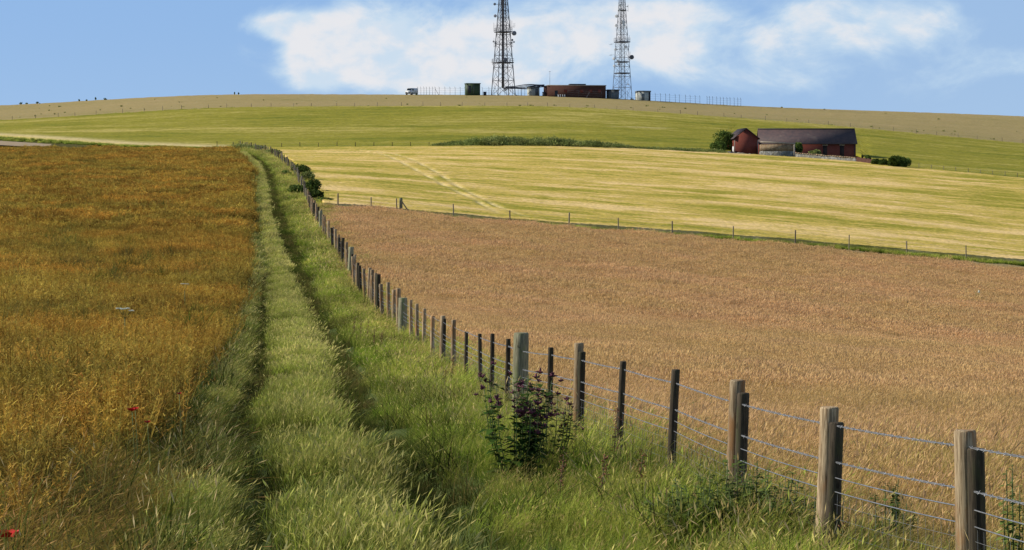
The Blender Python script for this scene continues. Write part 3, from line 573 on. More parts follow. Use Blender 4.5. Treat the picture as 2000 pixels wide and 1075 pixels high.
# ------------------------------------------------------------------ fences
def post_mesh(name, h, r, mat, parent, x, y, z, lean=(0, 0), square=False, n=14, top_cut=.0, rnd=None):
    """one post: slightly wavy shaft, bevelled top"""
    rr = random.Random(int(x*977+y*131)); V = []; Fc = []
    hs = [-.35, 0, .3*h, .6*h, .85*h, h-.012, h]; n = 4 if square else n
    for i, q in enumerate(hs):
        sc = (1+rr.uniform(-.025, .025))*(1.04-.08*q/h)*(.88 if i == len(hs)-1 else 1)
        for k in range(n):
            a = 2*pi*k/n+(pi/4+.2 if square else 0); e = 1 if square else 1+.03*sin(3*a+rr.uniform(0, .3))
            V.append((lean[0]*q+cos(a)*r*sc*e*(1.25 if square else 1), lean[1]*q+sin(a)*r*sc*e*(1.25 if square else 1), q+(top_cut*cos(a) if i >= len(hs)-2 else 0)))
    for i in range(len(hs)-1):
        for k in range(n): Fc.append((i*n+k, i*n+(k+1) % n, (i+1)*n+(k+1) % n, (i+1)*n+k))
    Fc.append(tuple((len(hs)-1)*n+k for k in range(n)))
    o = mesh_obj(name, V, Fc, mat, parent, smooth=False); o.location = (x, y, z)
    if not square: o.data.polygons.foreach_set('use_smooth', np.array([len(p.vertices) == 4 for p in o.data.polygons]))
    return o
FE = empty('wire_fence', (0, 0, 0)); tag(FE, 'barbed wire and post fence beside the grassy lane, from the foreground down into the dip', 'fence')
# (bearing px, distance, top row, kind)
near_posts = [(2180, 12.6, 872, 'dbl'), (1885, 15.5, 840, 'dbl'), (1620, 18.5, 795, 'dbl'), (1440, 21.7, 742, 'dbl'), (1320, 25.3, 722, 'dark'), (1217, 28, 706, 'dark'), (1131, 31, 670, 'dbl'), (1076, 34, 679, 'dark'),
              (1018, 36.5, 650, 'big'), (993, 40, 662, 'dark'), (962, 43, 652, 'dark'), (937, 46.5, 652, 'dark'), (911, 50, 648, 'dark'), (886, 53.5, 625, 'light'), (865, 57, 617, 'dbl'), (845, 60.5, 617, 'light'),
              (829, 63.5, 603, 'light'), (814, 66.5, 594, 'light'), (802, 70, 586, 'light'), (787, 73.5, 582, 'big')]
leans = {1885: -.02, 1620: .035, 1440: .03, 1320: .05, 1217: .045, 1131: .02, 1076: .02, 1018: .02}
wpos = []
for px, d, top, kd in near_posts:
    x = (px-1000)/F*d; z = float(zf(x, d)); h = (-(top-EYE)/F*d)-z; ln = (leans.get(px, random.uniform(-.02, .03)), random.uniform(-.02, .02)); x -= ln[0]*h; zs = float(zg(x, d))
    if kd == 'dbl':
        big = d < 40; r = .07 if d < 23 else .058
        post_mesh('post', h, r, M['wood'], FE, x, d, z, ln)
        post_mesh('stake', h-(.10 if big else .06), r*.78, M['wooddark'], FE, x+r*.52, d-r*1.75, z, (ln[0]+.004, ln[1]))  # dark wood here carries the shadow cast by the taller post
    elif kd == 'dark': post_mesh('stake', h, .044 if d < 27 else .037, M['wooddark'], FE, x, d, z, ln)
    elif kd == 'big': post_mesh('strainer_post', h, .112 if d < 50 else .13, M['woodgrey'], FE, x, d, z, ln, n=20)
    else: post_mesh('post', h, .05, M['wood'], FE, x, d, z, ln)
    wpos.append((x, d, zs+random.uniform(-.012, .012), ln))
d = 76.6; k = 0
while d < 194:
    x = float(fx(d))+random.uniform(-.06, .06); z = float(zf(x, d)); ln = (random.uniform(-.05, .06), random.uniform(-.03, .03)); h = random.uniform(1.25, 1.5)
    if k == 16 or k == 30: post_mesh('strainer_post', 1.5, .13, M['woodgrey'], FE, x, d, z, ln)
    else: post_mesh('post', h, random.uniform(.062, .088), M['wood'] if random.random() < .75 else M['wooddark'], FE, x, d, z, ln, n=10)
    wpos.append((x, d, z, ln)); d += 2.85+random.uniform(-.25, .25); k += 1
def wire_pts(hgt, i, sub=24, sag=.02):
    (x0, y0, z0, l0), (x1, y1, z1, l1) = wpos[i], wpos[i+1]
    a = Vector((x0+l0[0]*hgt, y0+.06, z0+hgt)); b = Vector((x1+l1[0]*hgt, y1+.06, z1+hgt)); out = []
    for k in range(sub+1): f = k/sub; p = a.lerp(b, f); p.z -= sag*4*f*(1-f); out.append(p)
    return out
for hgt in (1.08, .82):                          # barbed wires: two twisted strands with barbs
    m = MB()
    for i in range(len(wpos)-1):
        dist = wpos[i][1]
        if dist < 50:
            base = wire_pts(hgt, i, 60, .008)
            for ph in (0, pi):
                m.tube([p+Vector((0, cos(k*.9+ph), sin(k*.9+ph)))*.0045 for k, p in enumerate(base)], .0032, 4, cap=False)
            for k in range(2, 60, 3 if dist < 32 else 4):
                p = base[k]
                for s in (-1, 1): m.tube([p+Vector((.008*s, .0, -.011)), p+Vector((-.007*s, 0, .013))], .0015, 3, cap=False)
        else: m.tube(wire_pts(hgt, i, 4), .0045, 4, cap=False)
    m.obj('barbed_wire', M['wire'], FE)
for hgt in (.71, .61):
    m = MB()
    for i in range(len(wpos)-1): m.tube(wire_pts(hgt, i, 8, .012), .0044, 4, cap=False)
    m.obj('plain_wire', M['wire'], FE)
m = MB()
for i in range(15):                             # stock netting
    for hgt in (.52, .42, .32, .22, .12, .04): m.tube(wire_pts(hgt, i, 6, .008), .0015, 3, cap=False)
    a = wire_pts(.60, i, 20, .02); b = wire_pts(.02, i, 20, .0)
    for p, q in zip(a, b): m.tube([p, q], .0012, 3, cap=False)
m.obj('netting', M['wire'], FE)
FU = empty('wire_fence', G(598, 200)); tag(FU, 'upper part of the lane fence, old posts climbing the hill beside the bushes', 'fence')
inv = FU.location.copy(); d = 197.; pp = []; mw = MB()
while d < 425:
    x = float(fx(d))+random.uniform(-.1, .1); z = float(zf(x, d)); ln = (random.uniform(-.08, .08), 0)
    post_mesh('post', random.uniform(1.1, 1.4), random.uniform(.05, .07), M['woodfar'] if random.random() < .8 else M['wooddark'], FU, x-inv.x, d-inv.y, z-inv.z, ln, n=7)
    pp.append(Vector((x, d, z))-inv); d += 3.1+random.uniform(-.3, .3)
for hgt in (1.05, .75): mw.tube([p+Vector((0, 0, hgt)) for p in pp], .004, 3, cap=False)
mw.obj('wire', M['wire'], FU)
def simple_fence(name, lab, plist, h, r, mat, heights, wr=.004, group=None, square=False, top=0.0):
    o0 = plist[0]; e = empty(name, o0); tag(e, lab, 'fence', group)
    for p in plist:
        hh = h*random.uniform(.93, 1.08); post_mesh('post', hh, r*random.uniform(.85, 1.15), mat, e, p.x-o0.x, p.y-o0.y, p.z-o0.z, (random.uniform(-.03, .03), 0), n=6)
    m = MB()
    for q in heights: m.tube([p-o0+Vector((0, 0, q)) for p in plist], wr, 3, cap=False)
    m.obj('wire', M['wire'], e); return e
f1 = [660, 725, 775, 886, 996, 1111, 1208, 1313, 1432, 1553, 1658, 1771, 1887, 2003, 2118]
e1 = simple_fence('cross_fence', 'post and wire fence running across the hillside between brown meadow and barley', [G(p, float(D1(p))) for p in f1], 1.22, .052, M['woodfar'], (1.05, .8, .5), .0045)
o0 = G(660, float(D1(660))); p = G(783, float(D1(783)))-o0; q = G(806, float(D1(806)))-o0
post_mesh('strainer_post', 1.35, .13, M['woodgrey'], e1, p.x, p.y, p.z)
MB().tube([p+Vector((.05, -.05, 1.1)), q+Vector((0, -.05, -.05))], .05, 6).obj('strut', M['woodfar'], e1)
f2 = [455, 424]+list(np.arange(550, 860, 36))
simple_fence('far_fence', 'thin post fence along the top edge of the barley, left of the scrub bank', [G(p, float(D2(p))-1) for p in sorted(f2)], 1.15, .05, M['wooddark'], (1.0, .6))
simple_fence('far_fence', 'thin post fence along the foot of the green field, right of the barn', [G(p, float(D2(p))-.5) for p in np.arange(1795, 2180, 24)], 1.1, .045, M['woodfar'], (1.0, .6))
simple_fence('pasture_fence', 'sparse post and wire fence between green field and hill pasture', [G(p+random.uniform(-6, 6), float(D3(p))+.5) for p in np.arange(-60, 2150, 42)], 1.15, .05, M['woodfar'], (1.0, .6))

# ------------------------------------------------------------------ barn group
def place(px, d, row): return Vector(((px-1000)/F*d, d, -(row-EYE)/F*d))
PX = lambda n, d: n*d/F
# long barn: its front runs 1484..1671, nearly square to the view and turned a little so that the left end shows nothing
dB = 444.; base = place(1484, dB, 312); LB = PX(187, dB)
BA = empty('brick_barn', base, R(-1.5)); tag(BA, 'long low red brick barn with a slate roof, built onto the small gabled building', 'barn')
zr = PX(312-253, dB)*1.0; ze = PX(312-281, dB); dep = 6.4
m = MB().box(0, LB, 0, .35, -1.5, ze); m.box(0, .35, .35, dep-.35, -1.5, ze); m.box(LB-.35, LB, .35, dep-.35, -1.5, ze); m.box(0, LB, dep-.35, dep, -1.5, ze)
for xx0 in (0, LB-.35): m.add([(xx0, 0, ze), (xx0, dep, ze), (xx0, dep/2, zr-.15), (xx0+.35, 0, ze), (xx0+.35, dep, ze), (xx0+.35, dep/2, zr-.15)], [(0, 2, 1), (3, 4, 5), (0, 3, 5, 2), (1, 2, 5, 4), (0, 1, 4, 3)])
m.obj('wall', M['brick'], BA)
m = MB()
for s in (0, 1):
    y_e = -.35 if s == 0 else dep+.35; a = (-.25, y_e, ze-.12); b = (LB+.25, y_e, ze-.12); c = (LB+.15, dep/2, zr); d_ = (-.15, dep/2, zr); up = Vector((0, 0, .14))
    V = [Vector(v) for v in (a, b, c, d_)]; V += [v+up for v in V]
    m.add(V, [(0, 3, 2, 1), (4, 5, 6, 7), (0, 1, 5, 4), (1, 2, 6, 5), (2, 3, 7, 6), (3, 0, 4, 7)])
rf = m.obj('roof', M['slate'], BA)
MB().tube([(-.15, dep/2, zr+.16), (LB+.15, dep/2, zr+.16)], .1, 6).obj('ridge_tiles', M['darkroof'], rf)
for x0 in (PX(1607-1484, dB), PX(1640-1484, dB)):
    MB().box(x0, x0+.72, -.02, .02, .1, ze-.35).obj('doorway', M['void'], BA)
    MB().box(x0-.12, x0+.84, -.05, .012, ze-.35, ze-.12).obj('lintel', M['coping'], BA)
MB().tube([(LB-.2, -.06, 0), (LB-.2, -.06, ze-.1)], .05, 5).obj('downpipe', M['steel'], BA)
# gabled building left of it
dG = 437.; GW = PX(47, dG); GB = empty('brick_outbuilding', place(1434.5, dG, 305), R(4.5)); tag(GB, 'small red brick building with its gable end towards the camera and a white door', 'building')
ge = PX(305-270, dG); gr = PX(305-251.5, dG); gd = 9.0
m = MB().add([(0, 0, -1.2), (GW, 0, -1.2), (GW, 0, ge), (GW/2, 0, gr-.12), (0, 0, ge), (0, gd, -1.2), (GW, gd, -1.2), (GW, gd, ge), (GW/2, gd, gr-.12), (0, gd, ge)],
    [(0, 1, 2, 3, 4), (5, 9, 8, 7, 6), (0, 4, 9, 5), (1, 6, 7, 2), (0, 5, 6, 1), (2, 7, 8, 3), (3, 8, 9, 4)])
m.obj('wall', M['brick'], GB)
m = MB()
for s in (-1, 1):
    xe = GW/2+s*(GW/2+.28); V = [Vector((xe, -.25, ge-.22)), Vector((xe, gd+.25, ge-.22)), Vector((GW/2, gd+.25, gr)), Vector((GW/2, -.25, gr))]; V += [v+Vector((0, 0, .13)) for v in V]
    m.add(V, [(0, 1, 2, 3), (4, 7, 6, 5), (0, 4, 5, 1), (1, 5, 6, 2), (2, 6, 7, 3), (3, 7, 4, 0)])
m.obj('roof', M['slate'], GB)
dr = MB().box(-.05, -.005, .6, 1.9, .05, 1.65).obj('door', M['white'], GB)
MB().box(-.012, .12, -.012, .10, .0, ge-.3).obj('corner_trim', M['coping'], GB)
MB().box(GW-.14, GW+.012, -.014, .1, 0, ge-.3).obj('corner_trim', M['coping'], GB)
# lean-to wall in front
dS = 431.; SW = PX(66, dS); S_ = empty('stone_shed', place(1486, dS, 309), R(-3)); tag(S_, 'pale topped shed wall of brown brick over grey flint, between gabled building and yard wall', 'shed')
hs = PX(309-279, dS)
MB().box(0, SW, 0, 7, 1.153, hs-.3).obj('wall', M['oldstone'], S_)
MB().box(-.03, SW+.03, -.06, 7, -1.5, 1.15).obj('lower_wall', M['flint'], S_)
MB().add([(-.06, -.1, hs+.0), (SW+.06, -.1, hs-.3), (SW+.06, .3, hs-.3), (-.06, .3, hs), (-.06, -.1, hs+.26), (SW+.06, -.1, hs-.06), (SW+.06, .3, hs-.06), (-.06, .3, hs+.26)],
    [(0, 3, 2, 1), (4, 5, 6, 7), (0, 1, 5, 4), (1, 2, 6, 5), (2, 3, 7, 6), (3, 0, 4, 7)]).obj('coping', M['coping'], S_)
MB().box(SW-.2, SW+.05, -.09, .2, -1.2, hs-.16).obj('quoin', M['coping'], S_)
# flint yard wall, brick wall, low wall left
def wall_run(name, p0, p1, h0, h1, th, mat, lab, cop=None, lump_=.08):
    e = empty(name, p0); tag(e, lab, 'wall'); v = p1-p0; n_ = 26; rot = math.atan2(v.y, v.x); L_ = math.hypot(v.x, v.y); e.rotation_euler = (0, 0, rot); V = []
    tops = []
    for i in range(n_+1):
        f = i/n_; zt = v.z*f+h0+(h1-h0)*f+random.uniform(-lump_, lump_); tops.append((L_*f, zt))
        V += [(L_*f, 0, v.z*f-1.2), (L_*f, 0, zt), (L_*f, th, zt), (L_*f, th, v.z*f-1.2)]
    Fc = [(0, 1, 2, 3), (4*n_, 4*n_+3, 4*n_+2, 4*n_+1)]
    for i in range(n_):
        for a, b in ((0, 1), (1, 2), (2, 3)): Fc.append((i*4+a, (i+1)*4+a, (i+1)*4+b, i*4+b))
    mesh_obj('wall', V, Fc, mat, e)
    if cop:
        m = MB()
        for (xa, za), (xb, zb_) in zip(tops, tops[1:]): m.box(xa, xb-.02, -.06, th+.06, min(za, zb_)-.05, max(za, zb_)+.07)
        m.obj('coping', cop, e)
    return e
wall_run('flint_wall', place(1553.5, 429, 311), place(1672, 419, 321), 1.0, 1.0, .4, M['flint'], 'grey flint yard wall in front of the long barn', M['oldstone'])
wall_run('brick_wall', place(1672.5, 419, 321.5), place(1712, 413, 324), 1.15, .95, .3, M['brickdk'], 'low red brick wall running on from the right end of the flint wall')
wall_run('low_wall', place(1410, 430.5, 300), place(1484, 429.5, 307), .35, .45, .3, M['coping'], 'low pale wall at the foot of the gabled brick building')
e = empty('marker_post', place(1737, 409, 323)); tag(e, 'short white post between bushes right of the barn', 'post')
MB().tube([(0, 0, -.5), (0, 0, .9)], .09, 8).obj('shaft', M['white'], e); MB().tube([(0, 0, .9), (0, 0, 1.0)], .11, 8, .05).obj('cap', M['coping'], e)

# ------------------------------------------------------------------ hilltop radio station
dT = 690.; s_ = dT/F
def gz(px, d=dT): return G(px, d)
def bar(m, a, b, r): m.tube([a, b], r, 4, cap=False)
def mast(px, rowbase, wb, slope_w, Htot, yaw, mat, legr, brr, lab, core=None):
    p = G(px, dT); e = empty('lattice_mast', p, yaw); tag(e, lab, 'mast', 'lattice radio masts on the hilltop')
    def half(z): return max(.35, wb/2-slope_w*z)
    cs = [(-1, -1), (1, -1), (1, 1), (-1, 1)]
    for cx, cy in cs:
        m = MB(); m.tube([(cx*half(z), cy*half(z), z) for z in np.linspace(-.5, Htot, 10)], legr, 6); lg = m.obj('leg', mat, e)
        MB().box(cx*half(0)-.35, cx*half(0)+.35, cy*half(0)-.35, cy*half(0)+.35, -.6, .15).obj('footing', M['creamp'], lg)
    m = MB(); z = 0; i = 0
    while z < Htot-1:
        z2 = z+max(1.6, half(z)*1.6)
        for k in range(4):
            (ax, ay), (bx_, by_) = cs[k], cs[(k+1) % 4]; h0, h1 = half(z), half(z2); hm = half((z+z2)/2)
            bar(m, (ax*h0, ay*h0, z), (bx_*h1, by_*h1, z2), brr); bar(m, (bx_*h0, by_*h0, z), (ax*h1, ay*h1, z2), brr)
            bar(m, (ax*h1, ay*h1, z2), (bx_*h1, by_*h1, z2), brr)
        z = z2
    m.obj('bracing', mat, e)
    if core:
        m = MB()
        for k in range(7):
            a = k*.9; m.tube([(core[0]+core[2]*1.5*cos(a)*(k % 3), core[1]+core[2]*1.5*sin(a)*(k % 3), zq) for zq in np.linspace(core[3], Htot, 8)], core[2], 5)
        m.obj('cable_column', M['cable'], e)
        m = MB(); zq = 0
        for sgn in (-1, 1): m.tube([(core[0]+.22*sgn+.5, core[1]-.3, 0), (core[0]+.22*sgn+.5, core[1]-.3, Htot)], .03, 4)
        while zq < Htot: bar(m, (core[0]+.28, core[1]-.3, zq), (core[0]+.72, core[1]-.3, zq), .02); zq += .4
        m.obj('ladder', mat, e)
    return e, half
def platform(e, half, z, mat, ext=.5, rail=True):
    h = half(z)+ext; m = MB(); m.box(-h, h, -h, -h+.9, z-.14, z+.14); m.box(-h, h, h-.9, h, z-.14, z+.14); m.box(-h, -h+.9, -h+.9, h-.9, z-.14, z+.14); m.box(h-.9, h, -h+.9, h-.9, z-.14, z+.14)
    o = m.obj('platform', mat, e); m = MB()
    if rail:
        for q in (.55, 1.05): m.tube([(-h, -h, z+q), (h, -h, z+q), (h, h, z+q), (-h, h, z+q), (-h, -h, z+q)], .03, 4)
        for k in range(5):
            for a in (-h+2*h*k/4,):
                for s in ((a, -h), (a, h), (-h, a), (h, a)): bar(m, (*s, z+.14), (*s, z+1.05), .025)
        m.obj('railing', mat, o)
def drum(e, name, px_off, row_z, r, mat, yoff=-1.0, face=0.0, depth=.45):
    """drum or dish aerial on a short arm; px_off and height in metres from the mast axis, world-aligned"""
    inv_ = Matrix.Rotation(-e.rotation_euler.z, 4, 'Z'); c = Vector((px_off, yoff, row_z)); d = Vector((sin(face), -cos(face), 0))
    m = MB(); pts_ = [c-d*depth*.5, c-d*depth*.2, c+d*depth*.5]; m.tube([inv_ @ q for q in pts_], [r*.5, r, r], 14) if False else None
    V = []; n_ = 16; sideways = Vector((-d.y, d.x, 0))
    for q, rr in ((-depth*.6, .12), (-depth*.35, r*.75), (-depth*.1, r), (depth*.5, r), (depth*.55, r*.85)):
        for k in range(n_): V.append(inv_ @ (c+d*q+sideways*rr*cos(2*pi*k/n_)+Vector((0, 0, rr*sin(2*pi*k/n_)))))
    Fc = [(i*n_+k, i*n_+(k+1) % n_, (i+1)*n_+(k+1) % n_, (i+1)*n_+k) for i in range(4) for k in range(n_)]+[tuple(range(n_))[::-1], tuple(4*n_+k for k in range(n_))]
    o = mesh_obj(name, V, Fc, mat, e, smooth=False)
    tgt = Vector((px_off*.6, 0, row_z)); MB().tube([inv_ @ (c-d*depth*.6), inv_ @ tgt], .05, 4).obj('arm', M['steel'], o)
    return o
def rod(e, x, z0, z1, mat, y=0.0, r=.035, n_=0):
    inv_ = Matrix.Rotation(-e.rotation_euler.z, 4, 'Z'); m = MB(); m.tube([inv_ @ Vector((x, y, z0)), inv_ @ Vector((x, y, z1))], r, 4); m.tube([inv_ @ Vector((x*.7, 0, z0+.3)), inv_ @ Vector((x, y, z0+.3))], r, 4)
    for k in range(n_): zq = z0+(z1-z0)*(k+.5)/n_; m.tube([inv_ @ Vector((x-.45, y, zq)), inv_ @ Vector((x+.45, y, zq))], .02, 3)
    m.obj('aerial', mat, e)
Z_ = lambda row, b: (b-row)*s_
m1, h1_ = mast(983, 184, 5.0, .062, 38, R(21), M['steel'], .11, .05, 'darker lattice mast on the left, with thick black cable column and two dark platforms', (0, 0, .17, 2.0))
platform(m1, h1_, Z_(120, 184), M['steel'], .25); platform(m1, h1_, Z_(60, 184), M['steel'], .45); platform(m1, h1_, Z_(-8, 184), M['steel'], .3)
drum(m1, 'drum_aerial', 2.85, Z_(63, 184), .62, M['steel2'], -1.2, .5, .7); drum(m1, 'dish_aerial', -2.15, Z_(29, 184), .42, M['steel2'], -.9, -.5, .3)
for x, row, r in ((-2.6, 79, .25), (-2.05, 82, .28), (2.4, 76, .28), (2.85, 80, .22), (2.2, 82, .2)): drum(m1, 'dish_aerial', x, Z_(row, 184), r, M['steel2'], -1.0, x*.3, .3)
drum(m1, 'dish_aerial', .6, Z_(115, 184), .55, M['steel2'], -1.7, .2, .4); drum(m1, 'dish_aerial', -2.3, Z_(6, 184), .35, M['steel2'], -.8, -.3, .3)
for x, a, b in ((-2.55, 60, 42), (-2.2, 58, 46), (2.3, 58, 38), (1.9, 55, 36), (-2.9, 125, 112), (2.55, 90, 74), (-2.5, 90, 72)): rod(m1, x, Z_(a, 184), Z_(b, 184), M['steel'], -.4, .04, 0)
rod(m1, 2.9, Z_(52, 184), Z_(43, 184), M['steel2'], -.6, .03, 3); rod(m1, -3.1, Z_(121, 184), Z_(113, 184), M['white'], -.6, .04, 3)
m2, h2_ = mast(1215, 193, 4.0, .052, 38, R(24), M['steel2'], .075, .036, 'paler lattice mast on the right, hung with small white dishes', (-.25, 0, .045, .2))
for row, ex in ((142, .0), (120, .0), (81, .45), (19, .1)): platform(m2, h2_, Z_(row, 193), M['steel'], ex, row == 81)
drum(m2, 'drum_aerial', 2.5, Z_(111, 193), .60, M['steel'], -1.0, .4, .6)
for x, row, r in ((-.55, 10, .28), (-.75, 18, .26), (-1.55, 31, .32), (.25, 43, .42), (.4, 49, .3), (-1.65, 49, .28), (.95, 91, .3), (-1.95, 96, .22), (-2.3, 114, .28), (-1.2, 118, .24), (-.9, 125, .3), (-2.2, 128, .22), (1.6, 164, .14), (1.4, 12, .14)):
    drum(m2, 'dish_aerial', x, Z_(row, 193), r*1.35, M['white'], -1.3, x*.25, .25)
for x, a, b in ((-1.9, 92, 72), (1.95, 92, 68), (-1.6, 60, 46), (2.15, 118, 100), (-2.05, 116, 96), (1.6, 22, 8)): rod(m2, x, Z_(a, 193), Z_(b, 193), M['steel2'], -.4, .035)
for row in (86, 107): rod(m2, -3.1, Z_(row+1, 193), Z_(row-1, 193), M['steel2'], -.4, .02, 2)
def slab_building(name, px0, px1, d, base_row, top_row, dep, yaw, wm, rm, lab, cat, over=.15, rt=.18):
    wd = (px1-px0)*d/F; e = empty(name, G((px0+px1)/2, d), yaw); tag(e, lab, cat); h = (base_row-top_row)*d/F; b0 = -(base_row-EYE)/F*d-e.location.z
    MB().box(-wd/2, wd/2, 0, dep, b0-1, b0+h).obj('wall', wm, e); MB().box(-wd/2-over, wd/2+over, -over, dep+over, b0+h+.003, b0+h+rt).obj('roof', rm, e); return e, wd, h, b0
e, wd, h, b0 = slab_building('station_building', 1070, 1184, 684, 192, 168, 9, R(7), M['brickdk'], M['coping'], 'long flat roofed brown brick building between the two masts', 'building', .12, .22)
MB().box(-1.6, 2.7, 2, 5, b0+h+.23, b0+h+.62).obj('roof_vent', M['darkroof'], e)
MB().box(-6.0, -5.2, -.03, .02, b0, b0+2).obj('door', M['darkroof'], e)
for q in (-3.5, .8, 3.2, 5.6): MB().box(q, q+.9, -.02, .02, b0+1.5, b0+2.3).obj('vent_panel', M['brick'], e)
m = MB().tube([(-wd/2+.5, .3, b0+h), (-wd/2+.5, .3, b0+h+3.9)], .04, 4); m.tube([(-wd/2+.2, .3, b0+h+3.8), (-wd/2+.8, .3, b0+h+3.8)], .03, 4); m.obj('aerial', M['steel2'], e)
e, wd, h, b0 = slab_building('equipment_cabin', 911, 938, 684, 183, 164, 3.2, R(9), M['greenp'], M['greenp'], 'dark green equipment cabin left of the left mast', 'cabin')
MB().box(-wd/2+.3, -wd/2+1.2, -.03, .02, b0+.1, b0+2.1).obj('door', M['darkroof'], e)
MB().box(.05, .12, -.05, .0, b0, b0+h).obj('frame_post', M['steel2'], e)
e, wd, h, b0 = slab_building('equipment_cabin', 1034, 1054, 690, 187, 170, 3, R(12), M['creamp'], M['darkroof'], 'pale equipment cabin under the end of the cable bridge', 'cabin')
MB().box(.2, .9, -.03, .02, b0+.1, b0+1.9).obj('door', M['greyp'], e)
e, wd, h, b0 = slab_building('equipment_cabin', 1188, 1209, 688, 194, 177, 3, R(8), M['greyp'], M['darkroof'], 'dark grey cabin directly right of the brick building', 'cabin', .25, .25)
for q in (-.7, .1, .9): MB().box(q, q+.1, -.03, .02, b0+.1, b0+h).obj('frame_post', M['coping'], e)
e, wd, h, b0 = slab_building('equipment_cabin', 1248, 1271, 688, 197, 180, 3.4, R(14), M['creamp'], M['greyp'], 'light grey cabin standing right of the right mast', 'cabin', .12, .35)
MB().box(-.9, -.1, -.03, .02, b0+.1, b0+1.9).obj('door', M['greyp'], e); MB().box(wd/2-.5, wd/2, -.03, .02, b0, b0+h).obj('side_panel', M['darkroof'], e)
def cabinet(px, d, wd, h, mat, lab):
    e = empty('cabinet', G(px, d)); tag(e, lab, 'cabinet'); MB().box(-wd/2, wd/2, 0, .6, -.3, h).obj('body', mat, e); MB().box(-wd/2-.05, wd/2+.05, -.06, .66, h, h+.08).obj('lid', M['darkroof'], e)
    MB().box(-wd/2+.08, wd/2-.08, -.03, .0, .1, h-.1).obj('door', mat, e)
cabinet(947, 686, .85, .95, M['steel'], 'small dark cabinet between green cabin and left mast')
cabinet(1062.5, 686, .9, 1.1, M['steel'], 'small dark cabinet against the left end of the brick building')
for i, px_ in enumerate((1090.5, 1094.5, 1099, 1103)):
    e = empty('white_post', G(px_, 681.5)); tag(e, ['leftmost', 'second from left', 'third from left', 'rightmost'][i]+' of four short white posts before the brick building', 'post', 'short white posts before the brick building')
    MB().tube([(0, 0, -.3), (0, 0, .62)], .11, 8).obj('shaft', M['white'], e); MB().tube([(0, 0, .62), (0, 0, .7)], .16, 8).obj('cap', M['white'], e)
# cable bridge from mast to buildings
p0 = G(985, 688); e = empty('cable_bridge', p0); tag(e, 'dark cable bridge sagging from the left mast across to the buildings', 'cable bridge')
for k in range(5):
    m = MB(); zz_ = 1.6+.22*k; m.tube([(x, .15*k-.3, zz_+(-.35 if x < .5 else 0)+.16*sin(x*.75+k*.8)+x*.055) for x in np.linspace(-.3, 10.8, 24)], .085 if k % 2 else .11, 5); m.obj('cable', M['cable'], e)
for x in (2.2, 4.5, 6.8, 9.0):
    m = MB(); bar(m, (x, -.5, -.5), (x, -.5, 2.2+x*.05), .05); bar(m, (x, .6, -.5), (x, .6, 2.2+x*.05), .05); bar(m, (x, -.5, 1.5+x*.05), (x, .6, 1.5+x*.05), .05); m.obj('support', M['steel'], e)
# compound fences, each post with an angled top
def compound(lab, lst, strut=None, h=1.95):
    o0 = lst[0][0]; e = empty('compound_fence', o0); tag(e, lab, 'fence', 'fences round the radio station')
    for p, hh in lst:
        q = p-o0; m = MB(); m.tube([q+Vector((0, 0, -.4)), q+Vector((0, 0, h*hh)), q+Vector((-.12, -.2, h*hh+.3))], .05, 4); m.obj('post', M['steel'], e)
    m = MB()
    for z_ in (.1, .7, 1.3, 1.85): m.tube([p-o0+Vector((0, 0, z_)) for p, hh in lst], .014, 3, cap=False)
    m.obj('wire', M['steel2'], e)
    if strut: a, b = strut; m = MB(); bar(m, a-o0+Vector((0, 0, 1.7)), b-o0, .05); m.obj('strut', M['steel'], e)
compound('wire compound fence from the white van to the green cabin', [(G(p, 688), 1) for p in (816, 822, 828, 833, 839, 845, 850, 858, 869, 879, 889, 899, 908)], (G(850, 688), G(857, 688)))
compound('wire compound fence behind the left mast and pale cabin', [(G(p, 696), 1) for p in (942, 955, 965, 977, 990, 1001, 1012, 1019, 1025, 1030)])
compound('wire fence posts standing before the brick building', [(G(p, 681), .8) for p in (1109, 1130, 1152, 1175)], (G(1152, 681), G(1145, 681)))
compound('wire compound fence running right from the light grey cabin over the hill crest', [(G(p, 688), 1) for p in (1226, 1234, 1241, 1280, 1290, 1300, 1308, 1319, 1327, 1339, 1348, 1358, 1367)])
compound('closer set compound fence at the right end of the radio station', [(G(p, 686-.02*(p-1380)), 1) for p in (1381, 1386, 1392, 1400, 1407, 1413, 1420, 1426, 1434, 1441, 1447)])
# van
e = empty('van', G(804, 686), R(-28)); tag(e, 'white van parked at the left end of the compound fence', 'van')
m = MB(); prof = [(-1.9, .35), (1.95, .35), (2.0, .95), (1.55, 1.15), (.95, 1.85), (-1.85, 1.9), (-1.95, 1.2)]; nn = len(prof)
V = [(-.85 if s == 0 else .85, -a, b) for s in (0, 1) for a, b in prof]; V = [(x*(.93 if z > 1.3 else 1), y, z) for x, y, z in V]
m.add(V, [tuple(range(nn)), tuple(range(2*nn-1, nn-1, -1))]+[(i, nn+i, nn+(i+1) % nn, (i+1) % nn) for i in range(nn)]); m.obj('body', M['white'], e)
m = MB(); m.add([(-.72, -1.53, 1.22), (.72, -1.53, 1.22), (.68, -1.03, 1.8), (-.68, -1.03, 1.8)], [(0, 1, 2, 3)]); m.obj('windscreen', M['glass'], e)
for s in (-1, 1):
    MB().box(s*.86-.02, s*.86+.02, -1.1, -.2, 1.22, 1.7).obj('side_window', M['glass'], e)
    MB().box(s*.62-.14, s*.62+.14, -2.03, -1.96, .7, .88).obj('headlight', M['greyp'], e)
    for y_ in (-1.25, 1.2):
        wh = MB().tube([(s*.68, y_, .33), (s*.9, y_, .33)], .33, 14).obj('wheel', M['black'], e); MB().tube([(s*.9, y_, .33), (s*.92, y_, .33)], .19, 10).obj('hub', M['steel2'], wh)
MB().box(-.8, .8, -2.06, -1.98, .38, .6).obj('bumper', M['darkroof'], e)

